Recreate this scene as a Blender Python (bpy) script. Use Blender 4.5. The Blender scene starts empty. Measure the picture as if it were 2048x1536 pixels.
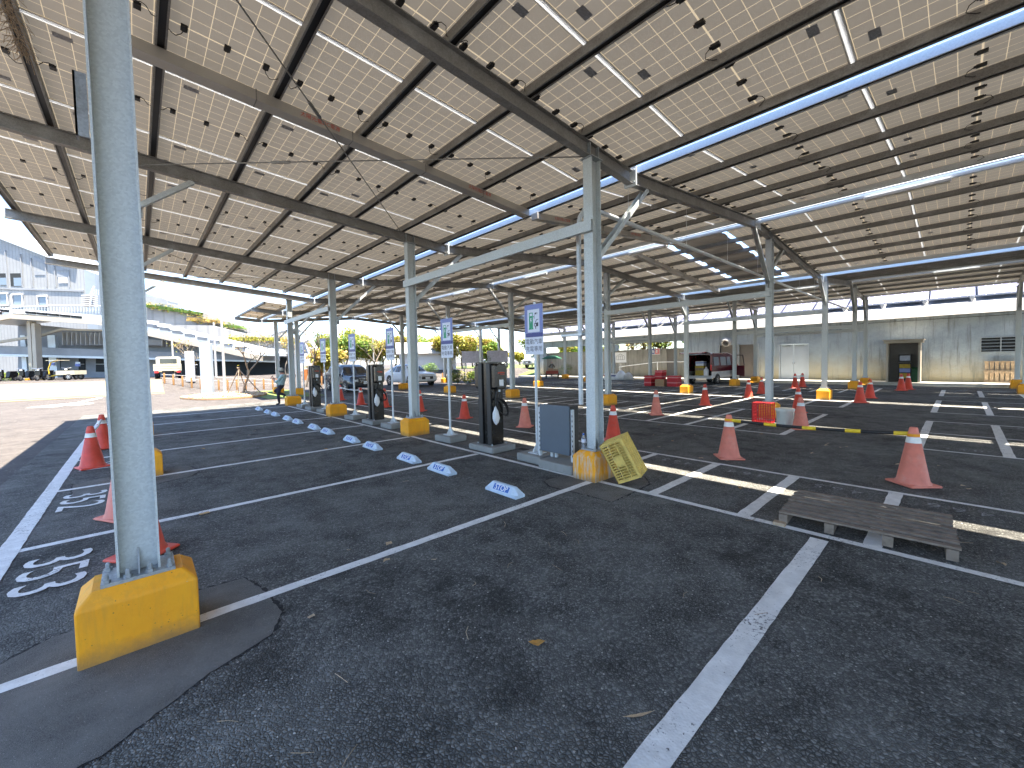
import bpy, bmesh, math, random
from mathutils import Vector, Matrix
random.seed(11)
sc = bpy.context.scene
C = sc.collection
rad = math.radians

# ------------------------------------------------------------------ camera
CAM = Vector((-4.28449, -3.38873, 1.67568))
YAW, PITCH, ROLL, FPX = 0.83425, -0.03887, -0.02159, 819.026
fw = Vector((math.cos(YAW) * math.cos(PITCH), math.sin(YAW) * math.cos(PITCH), math.sin(PITCH)))
rt = fw.cross(Vector((0, 0, 1))).normalized()
up = rt.cross(fw)
rt, up = math.cos(ROLL) * rt + math.sin(ROLL) * up, -math.sin(ROLL) * rt + math.cos(ROLL) * up
cd = bpy.data.cameras.new('camera')
cd.sensor_width = 36.0
cd.sensor_fit = 'HORIZONTAL'
cd.lens = FPX / 2048 * 36
cd.shift_x = 4.555 / 2048
cd.shift_y = -13.947 / 2048
cd.clip_start = 0.05
cd.clip_end = 3000
cam = bpy.data.objects.new('camera', cd)
C.objects.link(cam)
cam.matrix_world = Matrix(((rt.x, up.x, -fw.x, CAM.x), (rt.y, up.y, -fw.y, CAM.y), (rt.z, up.z, -fw.z, CAM.z), (0, 0, 0, 1)))
sc.camera = cam

# ------------------------------------------------------------------ sky, sun, exposure
SUN_EL = 76.5
w = bpy.data.worlds.new('World')
sc.world = w
w.use_nodes = True
nt = w.node_tree
bg = nt.nodes['Background']
sky = nt.nodes.new('ShaderNodeTexSky')
sky.sky_type = 'NISHITA'
sky.sun_disc = False
sky.sun_elevation = rad(SUN_EL)
sky.sun_rotation = rad(180)
sky.air_density = 0.8
sky.dust_density = 0.35
sky.ozone_density = 1.6
nt.links.new(sky.outputs[0], bg.inputs[0])
bg.inputs[1].default_value = 0.05
sd = bpy.data.lights.new('sun', 'SUN')
sd.energy = 2.3
sd.angle = rad(0.53)
sd.color = (1.0, 0.90, 0.76)
sun = bpy.data.objects.new('sun', sd)
C.objects.link(sun)
sun.location = (0, -20, 60)
sun.rotation_euler = (rad(90 - SUN_EL), 0, 0)
sc.view_settings.view_transform = 'Standard'
sc.view_settings.look = 'None'
sc.view_settings.gamma = 1.0
sc.view_settings.exposure = 3.75
sc.cycles.use_denoising = True
sc.cycles.use_adaptive_sampling = True
sc.cycles.adaptive_threshold = 0.02
sc.cycles.max_bounces = 6
sc.cycles.diffuse_bounces = 3
sc.cycles.glossy_bounces = 3
sc.cycles.transmission_bounces = 3
sc.cycles.transparent_max_bounces = 6
sc.cycles.caustics_reflective = False
sc.cycles.caustics_refractive = False
sc.cycles.sample_clamp_indirect = 6.0

# ------------------------------------------------------------------ helpers
class MB:
    def __init__(s):
        s.v = []; s.f = []; s.m = []; s.s = []
    def add(s, vs, fs, m=0, sm=False):
        o = len(s.v)
        s.v += [tuple(p) for p in vs]
        for f in fs:
            s.f.append(tuple(i + o for i in f)); s.m.append(m); s.s.append(sm)
        return s
    def box(s, x0, x1, y0, y1, z0, z1, m=0):
        vs = [(x, y, z) for z in (z0, z1) for y in (y0, y1) for x in (x0, x1)]
        return s.add(vs, [(0, 2, 3, 1), (4, 5, 7, 6), (0, 1, 5, 4), (2, 6, 7, 3), (0, 4, 6, 2), (1, 3, 7, 5)], m)
    def cbox(s, c, d, m=0, rot=None):
        vs = [Vector((x, y, z)) for z in (-.5, .5) for y in (-.5, .5) for x in (-.5, .5)]
        vs = [Vector((p.x * d[0], p.y * d[1], p.z * d[2])) for p in vs]
        if rot is not None: vs = [rot @ p for p in vs]
        vs = [p + Vector(c) for p in vs]
        return s.add(vs, [(0, 2, 3, 1), (4, 5, 7, 6), (0, 1, 5, 4), (2, 6, 7, 3), (0, 4, 6, 2), (1, 3, 7, 5)], m)
    def bbox(s, x0, x1, y0, y1, z0, z1, b=.01, m=0):          # box with chamfered edges
        c = ((x0 + x1) / 2, (y0 + y1) / 2)
        def ring(i, z): return [(x0 + i + b, y0 + i, z), (x1 - i - b, y0 + i, z), (x1 - i, y0 + i + b, z), (x1 - i, y1 - i - b, z),
                                (x1 - i - b, y1 - i, z), (x0 + i + b, y1 - i, z), (x0 + i, y1 - i - b, z), (x0 + i, y0 + i + b, z)]
        return s.loft([ring(b, z0), ring(0, z0 + b), ring(0, z1 - b), ring(b, z1)], m)
    def loft(s, rings, m=0, cap=True, sm=False, closed=True):
        n = len(rings[0]); o = len(s.v)
        vs = [p for r in rings for p in r]; fs = []
        for i in range(len(rings) - 1):
            for j in range(n if closed else n - 1):
                k = (j + 1) % n
                fs.append((i * n + j, i * n + k, (i + 1) * n + k, (i + 1) * n + j))
        s.add(vs, fs, m, sm)
        if cap and closed:
            s.add(rings[0], [tuple(reversed(range(n)))], m); s.add(rings[-1], [tuple(range(n))], m)
        return s
    def beam(s, p0, p1, prof, upv=(0, 0, 1), m=0):            # extrude a closed 2-D profile along a segment
        p0 = Vector(p0); p1 = Vector(p1); d = (p1 - p0).normalized(); a = d.cross(Vector(upv)).normalized(); b = a.cross(d)
        return s.loft([[p + a * q[0] + b * q[1] for q in prof] for p in (p0, p1)], m)
    def tube(s, pts, r, n=8, m=0, sm=True, cap=True):
        pts = [Vector(p) for p in pts]; rings = []
        rr = r if isinstance(r, (list, tuple)) else [r] * len(pts)
        ref = None
        for i, p in enumerate(pts):
            d = (pts[min(i + 1, len(pts) - 1)] - pts[max(i - 1, 0)]).normalized()
            if ref is None: ref = Vector((0, 0, 1)) if abs(d.z) < .9 else Vector((1, 0, 0))
            a = d.cross(ref).normalized(); b = a.cross(d); ref = b
            rings.append([p + rr[i] * (a * math.cos(2 * math.pi * k / n) + b * math.sin(2 * math.pi * k / n)) for k in range(n)])
        return s.loft(rings, m, cap, sm)
    def lathe(s, prof, n=20, c=(0, 0, 0), m=0, sm=True, cap=True):
        return s.loft([[(c[0] + r * math.cos(2 * math.pi * k / n), c[1] + r * math.sin(2 * math.pi * k / n), c[2] + z) for k in range(n)] for r, z in prof], m, cap, sm)
    def build(s, name, mats, parent=None, loc=None, bevel=0):
        me = bpy.data.meshes.new(name)
        me.from_pydata(s.v, [], s.f)
        if not isinstance(mats, (list, tuple)): mats = [mats]
        for x in mats: me.materials.append(x)
        me.polygons.foreach_set('material_index', s.m)
        me.polygons.foreach_set('use_smooth', s.s)
        me.update()
        o = bpy.data.objects.new(name, me)
        C.objects.link(o)
        if parent is not None: o.parent = parent
        if loc is not None: o.location = loc
        if bevel:
            b = o.modifiers.new('bevel', 'BEVEL'); b.width = bevel; b.segments = 2; b.limit_method = 'ANGLE'
        return o

def tag(o, label=None, cat=None, group=None, kind=None):
    if label: o['label'] = label
    if cat: o['category'] = cat
    if group: o['group'] = group
    if kind: o['kind'] = kind
    return o
def thing(name, label, cat, loc=(0, 0, 0), rz=0, group=None):
    o = bpy.data.objects.new(name, None); C.objects.link(o)
    o.location = loc; o.rotation_euler = (0, 0, rz); o.empty_display_size = .2
    return tag(o, label, cat, group)
def inst(src, parent=None, loc=None, rot=None, scale=None):
    o = bpy.data.objects.new(src.name.split('.')[0], src.data); C.objects.link(o)
    if parent is not None: o.parent = parent
    if loc is not None: o.location = loc
    if rot is not None: o.rotation_euler = rot
    if scale is not None: o.scale = scale
    return o
def copy_tree(o, parent=None):
    c = o.copy(); C.objects.link(c); c.parent = parent
    for ch in list(o.children): copy_tree(ch, c)
    return c
def hprof(d, wd, tw=.008, tf=.012):
    a, b = wd / 2, d / 2
    return [(-a, -b), (a, -b), (a, -b + tf), (tw / 2, -b + tf), (tw / 2, b - tf), (a, b - tf), (a, b), (-a, b), (-a, b - tf), (-tw / 2, b - tf), (-tw / 2, -b + tf), (-a, -b + tf)]
def cprof(d, wd, t=.006):
    a, b = wd, d / 2
    return [(0, -b), (a, -b), (a, -b + t), (t, -b + t), (t, b - t), (a, b - t), (a, b), (0, b)]
_txt = {}
def text_mesh(body, size=1.0, align='CENTER', extr=0.0):
    cu = bpy.data.curves.new('lettering', 'FONT'); cu.body = body; cu.size = size; cu.align_x = align; cu.align_y = 'CENTER'
    cu.resolution_u = 3; cu.extrude = extr
    o = bpy.data.objects.new('lettering', cu); C.objects.link(o)
    bpy.context.view_layer.update()
    dg = bpy.context.evaluated_depsgraph_get()
    me = bpy.data.meshes.new_from_object(o.evaluated_get(dg))
    bpy.data.objects.remove(o); bpy.data.curves.remove(cu)
    return me
def text(name, body, size, mtl, parent, mat4, align='CENTER'):
    me = text_mesh(body, size, align); me.materials.clear(); me.materials.append(mtl)
    o = bpy.data.objects.new(name, me); C.objects.link(o); o.parent = parent; o.matrix_local = mat4
    return o
def frame(o, xv, yv):      # matrix with local X and Y axes given, origin o
    xv = Vector(xv).normalized(); zv = xv.cross(Vector(yv)).normalized(); yv = zv.cross(xv)
    return Matrix(((xv.x, yv.x, zv.x, o[0]), (xv.y, yv.y, zv.y, o[1]), (xv.z, yv.z, zv.z, o[2]), (0, 0, 0, 1)))

# ------------------------------------------------------------------ materials
def newmat(name):
    m = bpy.data.materials.new(name); m.use_nodes = True
    return m, m.node_tree.nodes, m.node_tree.links, m.node_tree.nodes['Principled BSDF']
def mth(N, L, op, a, b=None):
    n = N.new('ShaderNodeMath'); n.operation = op
    for i, q in enumerate((a, b)):
        if q is None: continue
        if isinstance(q, (int, float)): n.inputs[i].default_value = q
        else: L.new(q, n.inputs[i])
    return n.outputs[0]
def mixc(N, L, fac, a, b):
    n = N.new('ShaderNodeMix'); n.data_type = 'RGBA'
    for i, q in ((0, fac), (6, a), (7, b)):
        if isinstance(q, (int, float)): n.inputs[i].default_value = q
        elif isinstance(q, tuple): n.inputs[i].default_value = (*q, 1)
        else: L.new(q, n.inputs[i])
    return n.outputs[2]
def ramp(N, L, src, lo, hi):
    n = N.new('ShaderNodeMapRange'); L.new(src, n.inputs[0]); n.inputs[1].default_value = lo; n.inputs[2].default_value = hi
    return n.outputs[0]
def noise(N, L, vec, scale, detail=4, rough=.6):
    n = N.new('ShaderNodeTexNoise'); n.inputs['Scale'].default_value = scale; n.inputs['Detail'].default_value = detail; n.inputs['Roughness'].default_value = rough
    L.new(vec, n.inputs['Vector']); return n.outputs[0]
def coords(N, which='Object'):
    if which == 'World': return N.new('ShaderNodeNewGeometry').outputs['Position']
    return N.new('ShaderNodeTexCoord').outputs[which]
def mat(name, col, rough=.6, metal=0.0, var=.18, vs=6.0, bump=0.0, bs=60.0, dirt=None, ds=3.0, da=.5, world=False, spec=.5, trans=0):
    m, N, L, B = newmat(name)
    v = coords(N, 'World' if world else 'Object')
    n1 = noise(N, L, v, vs)
    dark = tuple(c * (1 - var) for c in col); lite = tuple(min(1, c * (1 + var)) for c in col)
    c = mixc(N, L, ramp(N, L, n1, .3, .7), dark, lite)
    if dirt:
        n2 = noise(N, L, v, ds, 6, .7)
        c = mixc(N, L, mth(N, L, 'MULTIPLY', ramp(N, L, n2, .5, .72), da), c, dirt)
    L.new(c, B.inputs['Base Color'])
    rr = N.new('ShaderNodeMapRange'); L.new(n1, rr.inputs[0]); rr.inputs[3].default_value = max(0, rough - .1); rr.inputs[4].default_value = min(1, rough + .1)
    L.new(rr.outputs[0], B.inputs['Roughness'])
    B.inputs['Metallic'].default_value = metal
    B.inputs['Specular IOR Level'].default_value = spec
    if bump:
        b = N.new('ShaderNodeBump'); b.inputs['Strength'].default_value = bump; b.inputs['Distance'].default_value = .01
        L.new(noise(N, L, v, bs), b.inputs['Height']); L.new(b.outputs[0], B.inputs['Normal'])
    if trans:
        t = N.new('ShaderNodeBsdfTranslucent'); L.new(c, t.inputs[0]); mx = N.new('ShaderNodeMixShader'); mx.inputs[0].default_value = trans
        L.new(B.outputs[0], mx.inputs[1]); L.new(t.outputs[0], mx.inputs[2]); L.new(mx.outputs[0], N['Material Output'].inputs[0])
    return m
def emit_free_glass(name, col, rough=.08):
    m, N, L, B = newmat(name)
    B.inputs['Base Color'].default_value = (*col, 1); B.inputs['Roughness'].default_value = rough; B.inputs['Specular IOR Level'].default_value = .8
    return m

def asphalt_mat(name, lo, hi, tint=(1, 1, 1), scale=60, bumps=.9, stain=.35):
    m, N, L, B = newmat(name)
    v = coords(N, 'World')
    vo = N.new('ShaderNodeTexVoronoi'); vo.inputs['Scale'].default_value = scale; L.new(v, vo.inputs['Vector'])
    ve = N.new('ShaderNodeTexVoronoi'); ve.feature = 'DISTANCE_TO_EDGE'; ve.inputs['Scale'].default_value = scale; L.new(v, ve.inputs['Vector'])
    big = noise(N, L, v, .5, 3, .65); mid = noise(N, L, v, 3.0, 3, .6)
    sep = N.new('ShaderNodeSeparateColor'); L.new(vo.outputs['Color'], sep.inputs[0])
    a = tuple(lo * t for t in tint); b = tuple(hi * t for t in tint)
    c = mixc(N, L, mth(N, L, 'POWER', sep.outputs[0], 1.6), a, b)
    c = mixc(N, L, mth(N, L, 'MULTIPLY', ramp(N, L, big, .38, .68), .5), c, tuple(1.2 * q for q in b))
    c = mixc(N, L, mth(N, L, 'MULTIPLY', ramp(N, L, mid, .55, .75), stain), c, tuple(.5 * q for q in a))
    c = mixc(N, L, mth(N, L, 'MULTIPLY', mth(N, L, 'MULTIPLY', ramp(N, L, big, .48, .36), ramp(N, L, mid, .45, .62)), stain * 1.5), c, tuple(.35 * q for q in a))     # oil drips
    crev = mth(N, L, 'MULTIPLY', ramp(N, L, ve.outputs['Distance'], .22, .0), ramp(N, L, mid, .2, .6))                       # dark binder between the stones
    c = mixc(N, L, mth(N, L, 'MULTIPLY', crev, .9), c, tuple(.2 * q for q in a))
    c = mixc(N, L, mth(N, L, 'MULTIPLY', mth(N, L, 'GREATER_THAN', sep.outputs[1], .985), mth(N, L, 'LESS_THAN', vo.outputs['Distance'], .35)), c, (.44, .42, .38))
    L.new(c, B.inputs['Base Color'])
    B.inputs['Roughness'].default_value = .85
    B.inputs['Specular IOR Level'].default_value = .3
    bp = N.new('ShaderNodeBump'); bp.inputs['Strength'].default_value = bumps; bp.inputs['Distance'].default_value = .007
    L.new(ramp(N, L, ve.outputs['Distance'], 0, .3), bp.inputs['Height']); L.new(bp.outputs[0], B.inputs['Normal'])
    return m
def paint_mat(name, col, wear=.52, under=(.06, .06, .062)):
    m, N, L, B = newmat(name)
    v = coords(N, 'World')
    n1 = noise(N, L, v, 45, 5, .75); n2 = noise(N, L, v, 2.2, 4, .6); n3 = noise(N, L, v, 9, 4, .6)
    k = mth(N, L, 'ADD', n1, mth(N, L, 'MULTIPLY', n2, .45))
    c = mixc(N, L, ramp(N, L, n3, .35, .7), tuple(.78 * q for q in col), col)
    c = mixc(N, L, ramp(N, L, k, wear + .30, wear + .40), c, under)
    L.new(c, B.inputs['Base Color']); B.inputs['Roughness'].default_value = .75
    vo = N.new('ShaderNodeTexVoronoi'); vo.inputs['Scale'].default_value = 70; L.new(v, vo.inputs['Vector'])
    bp = N.new('ShaderNodeBump'); bp.inputs['Strength'].default_value = .35; bp.inputs['Distance'].default_value = .006; bp.invert = True
    L.new(vo.outputs['Distance'], bp.inputs['Height']); L.new(bp.outputs[0], B.inputs['Normal'])
    return m
def galv_mat(name, a=(.30, .33, .345), b=(.42, .45, .465), metal=.55, rough=.48, stain=.25):
    m, N, L, B = newmat(name)
    v = coords(N, 'World')
    vo = N.new('ShaderNodeTexVoronoi'); vo.inputs['Scale'].default_value = 85; L.new(v, vo.inputs['Vector'])
    sep = N.new('ShaderNodeSeparateColor'); L.new(vo.outputs['Color'], sep.inputs[0])
    n1 = noise(N, L, v, 3.0, 5, .6); n2 = noise(N, L, v, 1.1, 5, .7)
    c = mixc(N, L, mth(N, L, 'MULTIPLY', sep.outputs[0], .8), a, b)
    c = mixc(N, L, mth(N, L, 'MULTIPLY', ramp(N, L, n1, .5, .7), stain), c, (.55, .56, .55))
    c = mixc(N, L, mth(N, L, 'MULTIPLY', ramp(N, L, n2, .55, .75), stain), c, (.20, .20, .185))
    L.new(c, B.inputs['Base Color']); B.inputs['Metallic'].default_value = metal
    r = N.new('ShaderNodeMapRange'); L.new(sep.outputs[1], r.inputs[0]); r.inputs[3].default_value = rough - .1; r.inputs[4].default_value = rough + .14
    L.new(r.outputs[0], B.inputs['Roughness'])
    return m
def backsheet_mat(name, px=.1595, py=.172, lw=.0065, cell=(.42, .395, .345), tr=.023, grid=True):
    m, N, L, B = newmat(name)
    v = N.new('ShaderNodeTexCoord').outputs['Object']
    s = N.new('ShaderNodeSeparateXYZ'); L.new(v, s.inputs[0])
    def line(o, p, wd, off=0.0):
        q = mth(N, L, 'ADD', mth(N, L, 'DIVIDE', o, p), .5 + off)
        return mth(N, L, 'LESS_THAN', mth(N, L, 'ABSOLUTE', mth(N, L, 'SUBTRACT', mth(N, L, 'FRACT', q), .5)), wd / p / 2)
    g = mth(N, L, 'MAXIMUM', line(s.outputs[0], px, lw), line(s.outputs[1], py, lw, .0))
    g = mth(N, L, 'MAXIMUM', g, mth(N, L, 'LESS_THAN', mth(N, L, 'ABSOLUTE', s.outputs[1]), .009))
    w_ = coords(N, 'World')
    n1 = noise(N, L, w_, 1.3, 4, .6)
    inf = N.new('ShaderNodeObjectInfo')
    cc = mixc(N, L, ramp(N, L, n1, .3, .7), tuple(.86 * q for q in cell), cell)
    cc = mixc(N, L, mth(N, L, 'MULTIPLY', inf.outputs['Random'], .25), cc, (.46, .44, .40))
    lines = (.80, .70, .50)
    col = mixc(N, L, g, cc, lines) if grid else cc
    d = N.new('ShaderNodeBsdfDiffuse'); L.new(col, d.inputs[0])
    t = N.new('ShaderNodeBsdfTranslucent'); L.new(mixc(N, L, g, (.86, .79, .68), (1.0, .86, .62)) if grid else cc, t.inputs[0])
    mx = N.new('ShaderNodeMixShader')
    f = mth(N, L, 'ADD', tr, mth(N, L, 'MULTIPLY', g, .035)) if grid else tr
    if isinstance(f, float): mx.inputs[0].default_value = f
    else: L.new(f, mx.inputs[0])
    L.new(d.outputs[0], mx.inputs[1]); L.new(t.outputs[0], mx.inputs[2])
    N.remove(B); L.new(mx.outputs[0], N['Material Output'].inputs[0])
    return m
def concrete_mat(name, a, b, stain=(.12, .11, .09), streak=.5, low=None, lowz=1.4, world=True):
    m, N, L, B = newmat(name)
    v = coords(N, 'World')
    n1 = noise(N, L, v, 1.2, 6, .7); n2 = noise(N, L, v, 14, 4, .6)
    mp = N.new('ShaderNodeMapping'); mp.inputs['Scale'].default_value = (2.2, 2.2, .16); L.new(v, mp.inputs[0])
    n3 = noise(N, L, mp.outputs[0], 2.2, 6, .7)
    c = mixc(N, L, ramp(N, L, n1, .3, .7), a, b)
    if low:
        s = N.new('ShaderNodeSeparateXYZ'); L.new(v, s.inputs[0])
        zz = mth(N, L, 'ADD', s.outputs[2], mth(N, L, 'MULTIPLY', n1, 1.3))
        r_ = N.new('ShaderNodeMapRange'); L.new(zz, r_.inputs[0]); r_.inputs[1].default_value = lowz + 1.4; r_.inputs[2].default_value = lowz - .2
        c = mixc(N, L, r_.outputs[0], c, low)
    c = mixc(N, L, mth(N, L, 'MULTIPLY', ramp(N, L, n3, .52, .72), streak), c, stain)
    c = mixc(N, L, mth(N, L, 'MULTIPLY', ramp(N, L, n2, .5, .8), .25), c, stain)
    L.new(c, B.inputs['Base Color']); B.inputs['Roughness'].default_value = .9
    bp = N.new('ShaderNodeBump'); bp.inputs['Strength'].default_value = .3; bp.inputs['Distance'].default_value = .01
    L.new(n2, bp.inputs['Height']); L.new(bp.outputs[0], B.inputs['Normal'])
    return m

M = {}
M['asphalt'] = asphalt_mat('asphalt', .072, .235, (1.0, 1.0, .93))
M['road'] = asphalt_mat('road_asphalt', .07, .10, (1.12, 1, .93), scale=45, bumps=.4, stain=.15)
M['patch'] = asphalt_mat('patch_mortar', .135, .19, (1.03, 1, .92), scale=240, bumps=.3, stain=.25)
M['crack'] = asphalt_mat('crack_tar', .02, .05, scale=70, bumps=1)
M['paint'] = paint_mat('white_paint', (.82, .82, .79))
M['paint_old'] = paint_mat('worn_white_paint', (.34, .345, .35), wear=.40)
M['galv'] = galv_mat('galvanised_steel')
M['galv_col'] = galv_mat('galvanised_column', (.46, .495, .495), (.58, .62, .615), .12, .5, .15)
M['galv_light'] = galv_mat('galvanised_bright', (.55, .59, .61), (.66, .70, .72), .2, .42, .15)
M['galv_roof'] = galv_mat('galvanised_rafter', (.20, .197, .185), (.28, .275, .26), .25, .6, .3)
M['sheet'] = backsheet_mat('solar_backsheet')
M['joint'] = mat('joint_strip', (.86, .88, .90), .4, 0, .05, trans=.42)
M['frame'] = mat('panel_frame', (.62, .60, .56), .45, .3, .1)
M['black'] = mat('black_plastic', (.012, .012, .013), .5, 0, .3)
M['blackgloss'] = mat('black_gloss', (.004, .004, .0045), .25, 0, .2)
M['sticker'] = mat('grey_sticker', (.26, .265, .275), .6, 0, .25, 60)
def yellow_mat(name, scrape):
    m, N, L, B = newmat(name); v = coords(N, 'World')
    n1 = noise(N, L, v, 2.5, 4, .6); n2 = noise(N, L, v, 38, 5, .7); n3 = noise(N, L, v, 7, 6, .75)
    vo = N.new('ShaderNodeTexVoronoi'); vo.inputs['Scale'].default_value = 34; L.new(v, vo.inputs['Vector'])
    s = N.new('ShaderNodeSeparateXYZ'); L.new(v, s.inputs[0])
    c = mixc(N, L, ramp(N, L, n1, .3, .7), (.80, .31, .003), (.88, .385, .006))
    c = mixc(N, L, mth(N, L, 'MULTIPLY', ramp(N, L, vo.outputs['Distance'], .16, .06), mth(N, L, 'GREATER_THAN', n3, .52)), c, (.22, .12, .03))      # air holes
    mp = N.new('ShaderNodeMapping'); mp.inputs['Scale'].default_value = (1, 1, .12); L.new(v, mp.inputs[0])
    st = noise(N, L, mp.outputs[0], 16, 5, .7)
    c = mixc(N, L, mth(N, L, 'MULTIPLY', ramp(N, L, st, .47, .60), .85 if scrape else .22), c, (.52, .50, .46) if scrape else (.42, .24, .05))
    c = mixc(N, L, ramp(N, L, n2, .70, .74), c, (.45, .43, .39))                                                                                   # chips to bare concrete
    low = mth(N, L, 'ADD', s.outputs[2], mth(N, L, 'MULTIPLY', n3, -.16))
    c = mixc(N, L, mth(N, L, 'MULTIPLY', ramp(N, L, low, .03, -.07), .65), c, (.13, .10, .06))                                                       # splashed dirt at the foot
    L.new(c, B.inputs['Base Color']); B.inputs['Roughness'].default_value = .65
    bp = N.new('ShaderNodeBump'); bp.inputs['Strength'].default_value = .35; bp.inputs['Distance'].default_value = .01; L.new(n2, bp.inputs['Height']); L.new(bp.outputs[0], B.inputs['Normal'])
    return m
M['yellow'] = yellow_mat('yellow_painted_concrete', False)
M['yellow_worn'] = yellow_mat('scraped_yellow_concrete', True)
M['white'] = mat('white_enamel', (.74, .75, .76), .4, 0, .06)
M['whitewall'] = mat('white_render', (.50, .49, .47), .8, 0, .08, 1.5, dirt=(.45, .43, .4), world=True)
M['cone_red'] = mat('cone_red', (.66, .07, .038), .5, 0, .18, 4, .1, 30, (.5, .2, .16), 5, .5)
M['cone_faded'] = mat('cone_faded', (.68, .21, .145), .6, 0, .15, 5, .1, 30, (.64, .32, .25), 6, .6)
M['cone_white'] = mat('cone_band', (.75, .74, .70), .5, 0, .1, 12, 0, 0, (.4, .36, .33), 8, .5)
M['wood'] = mat('pallet_wood', (.21, .165, .125), .85, 0, .35, 12, .4, 50, (.09, .08, .07), 6, .6)
M['wood_pale'] = mat('pale_wood', (.40, .30, .20), .85, 0, .25, 9)
M['concrete'] = concrete_mat('concrete', (.20, .20, .185), (.30, .295, .27), streak=.2)
M['kerbstone'] = concrete_mat('kerb_concrete', (.42, .40, .35), (.52, .50, .44), streak=.1)
M['stopblue'] = mat('pale_blue_rubber', (.50, .60, .70), .55, 0, .1, 8, .1, 60, (.3, .34, .38), 12, .4)
M['bluepaint'] = mat('blue_print', (.03, .12, .42), .5, 0, .1)
M['signblue'] = mat('sign_blue', (.17, .21, .48), .45, 0, .05)
M['signnavy'] = mat('sign_navy', (.045, .055, .22), .45, 0, .05)
M['signgreen'] = mat('sign_green', (.01, .30, .14), .45, 0, .05)
M['signwhite'] = mat('sign_white', (.66, .69, .78), .45, 0, .03)
M['signink'] = mat('sign_ink', (.035, .04, .06), .5, 0, .1)
M['redink'] = mat('red_lettering', (.55, .07, .04), .6, 0, .2)
M['boxgrey'] = mat('switch_box_grey', (.095, .118, .145), .5, .1, .06, 5)
M['boxdark'] = mat('switch_box_side', (.03, .03, .028), .6, 0, .1)
M['trough'] = mat('cable_trough', (.44, .42, .38), .5, .3, .12, 2)
M['crateyellow'] = mat('yellow_crate', (.66, .47, .12), .55, 0, .15, 9, .1, 50, (.35, .28, .1), 14, .5)
M['cratered'] = mat('red_crate', (.62, .03, .03), .45, 0, .12)
M['bucket'] = mat('white_bucket', (.70, .69, .62), .5, 0, .06, 6, 0, 0, (.4, .38, .33), 5, .4)
M['tyre'] = mat('tyre', (.016, .016, .017), .85, 0, .2)
M['rim'] = mat('rim', (.45, .46, .47), .35, .7, .1)
M['glass'] = emit_free_glass('dark_glass', (.02, .026, .03))
M['skyglass'] = emit_free_glass('window_glass', (.16, .20, .24), .15)
M['chrome'] = mat('chrome', (.65, .66, .68), .2, .9, .05)
M['skin'] = mat('skin', (.42, .20, .13), .6, 0, .1)
M['leafdry'] = mat('dry_leaf', (.50, .27, .06), .7, 0, .3, 30)
M['leafpale'] = mat('pale_leaf', (.52, .40, .26), .7, 0, .25, 30)
M['twig'] = mat('dry_twig', (.30, .22, .14), .8, 0, .3, 20)
M['bark'] = mat('bark', (.20, .165, .125), .9, 0, .3, 9, .5, 30)
M['green'] = mat('leaf_green', (.13, .22, .035), .6, 0, .35, .9, world=True, trans=.3)
M['yellowgreen'] = mat('leaf_yellow_green', (.34, .33, .05), .6, 0, .35, .9, world=True, trans=.3)
M['rust'] = mat('leaf_rust', (.36, .25, .08), .6, 0, .35, .9, world=True, trans=.25)
M['grass'] = mat('grass', (.11, .16, .03), .9, 0, .4, 3, .6, 30, (.22, .17, .07), 2, .5, world=True)
M['mulch'] = mat('mulch', (.40, .25, .13), .9, 0, .5, 40, .8, 30, world=True)
M['tan'] = mat('tan_paving', (.23, .165, .085), .9, 0, .2, 4, .2, 20, world=True)
# ------------------------------------------------------------------ ground, car park, markings
def sstep(t):
    t = max(0., min(1., t)); return t * t * (3 - 2 * t)
def hgt(x, y):
    return .88 * sstep((y + max(0, x - 16) * .45 - 33) / 4.5) if x < 40 else .88 * sstep((y - 24) / 6)
def sheet(name, xs, ys, dz, mtl, kind='structure', parent=None):
    b = MB(); n = len(xs)
    b.add([(x, y, hgt(x, y) + dz) for y in ys for x in xs],
          [(j * n + i, j * n + i + 1, (j + 1) * n + i + 1, (j + 1) * n + i) for j in range(len(ys) - 1) for i in range(n - 1)], 0, False)
    o = b.build(name, mtl, parent)
    if kind: o['kind'] = kind
    return o
def rng(a, b, st):
    n = max(1, int(round((b - a) / st))); return [a + (b - a) * i / n for i in range(n + 1)]
sheet('ground', [-900, -300, -120] + rng(-60, 60, 4) + [120, 300, 900], [-900, -300, -100] + rng(-40, 16, 8) + rng(20, 48, 1) + [60, 90, 150, 300, 900], -.012, M['road'])
car_park = sheet('car_park', [-5.86, 24.55], [-24, 18.6], 0, M['asphalt'])
def flat(name, pts, z, mtl, parent):
    b = MB(); b.add([(x, y, z) for x, y in pts], [tuple(range(len(pts)))]); return b.build(name, mtl, parent)
def wavy_line(x0, y0, x1, y1, wd, z=.004, mtl='paint', seed=0):
    r = random.Random(seed or int((x0 * 91 + y0 * 57 + x1 * 13) * 100)); d = Vector((x1 - x0, y1 - y0)); ln = d.length; d.normalize(); n = Vector((-d.y, d.x))
    k = max(2, int(ln / .12)); L_ = []; R_ = []
    for i in range(k + 1):
        p = Vector((x0, y0)) + d * (ln * i / k)
        L_.append(p + n * (wd / 2 + r.uniform(-.004, .004))); R_.append(p - n * (wd / 2 + r.uniform(-.004, .004)))
    b = MB(); b.add([(p.x, p.y, z) for p in L_ + R_], [(i, i + 1, k + 2 + i, k + 1 + i) for i in range(k)])
    for i in range(len(b.f)): b.f[i] = tuple(reversed(b.f[i]))
    return b.build('painted_line', M[mtl], car_park)
for i, y in enumerate((-10.1, -7.6, -5.1, -2.55, 0, 2.5, 5.02, 7.6, 10.2, 12.8, 15.4)):
    wavy_line(-5.18, y, .22, y, .135 if y == -2.55 else .10)
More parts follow.
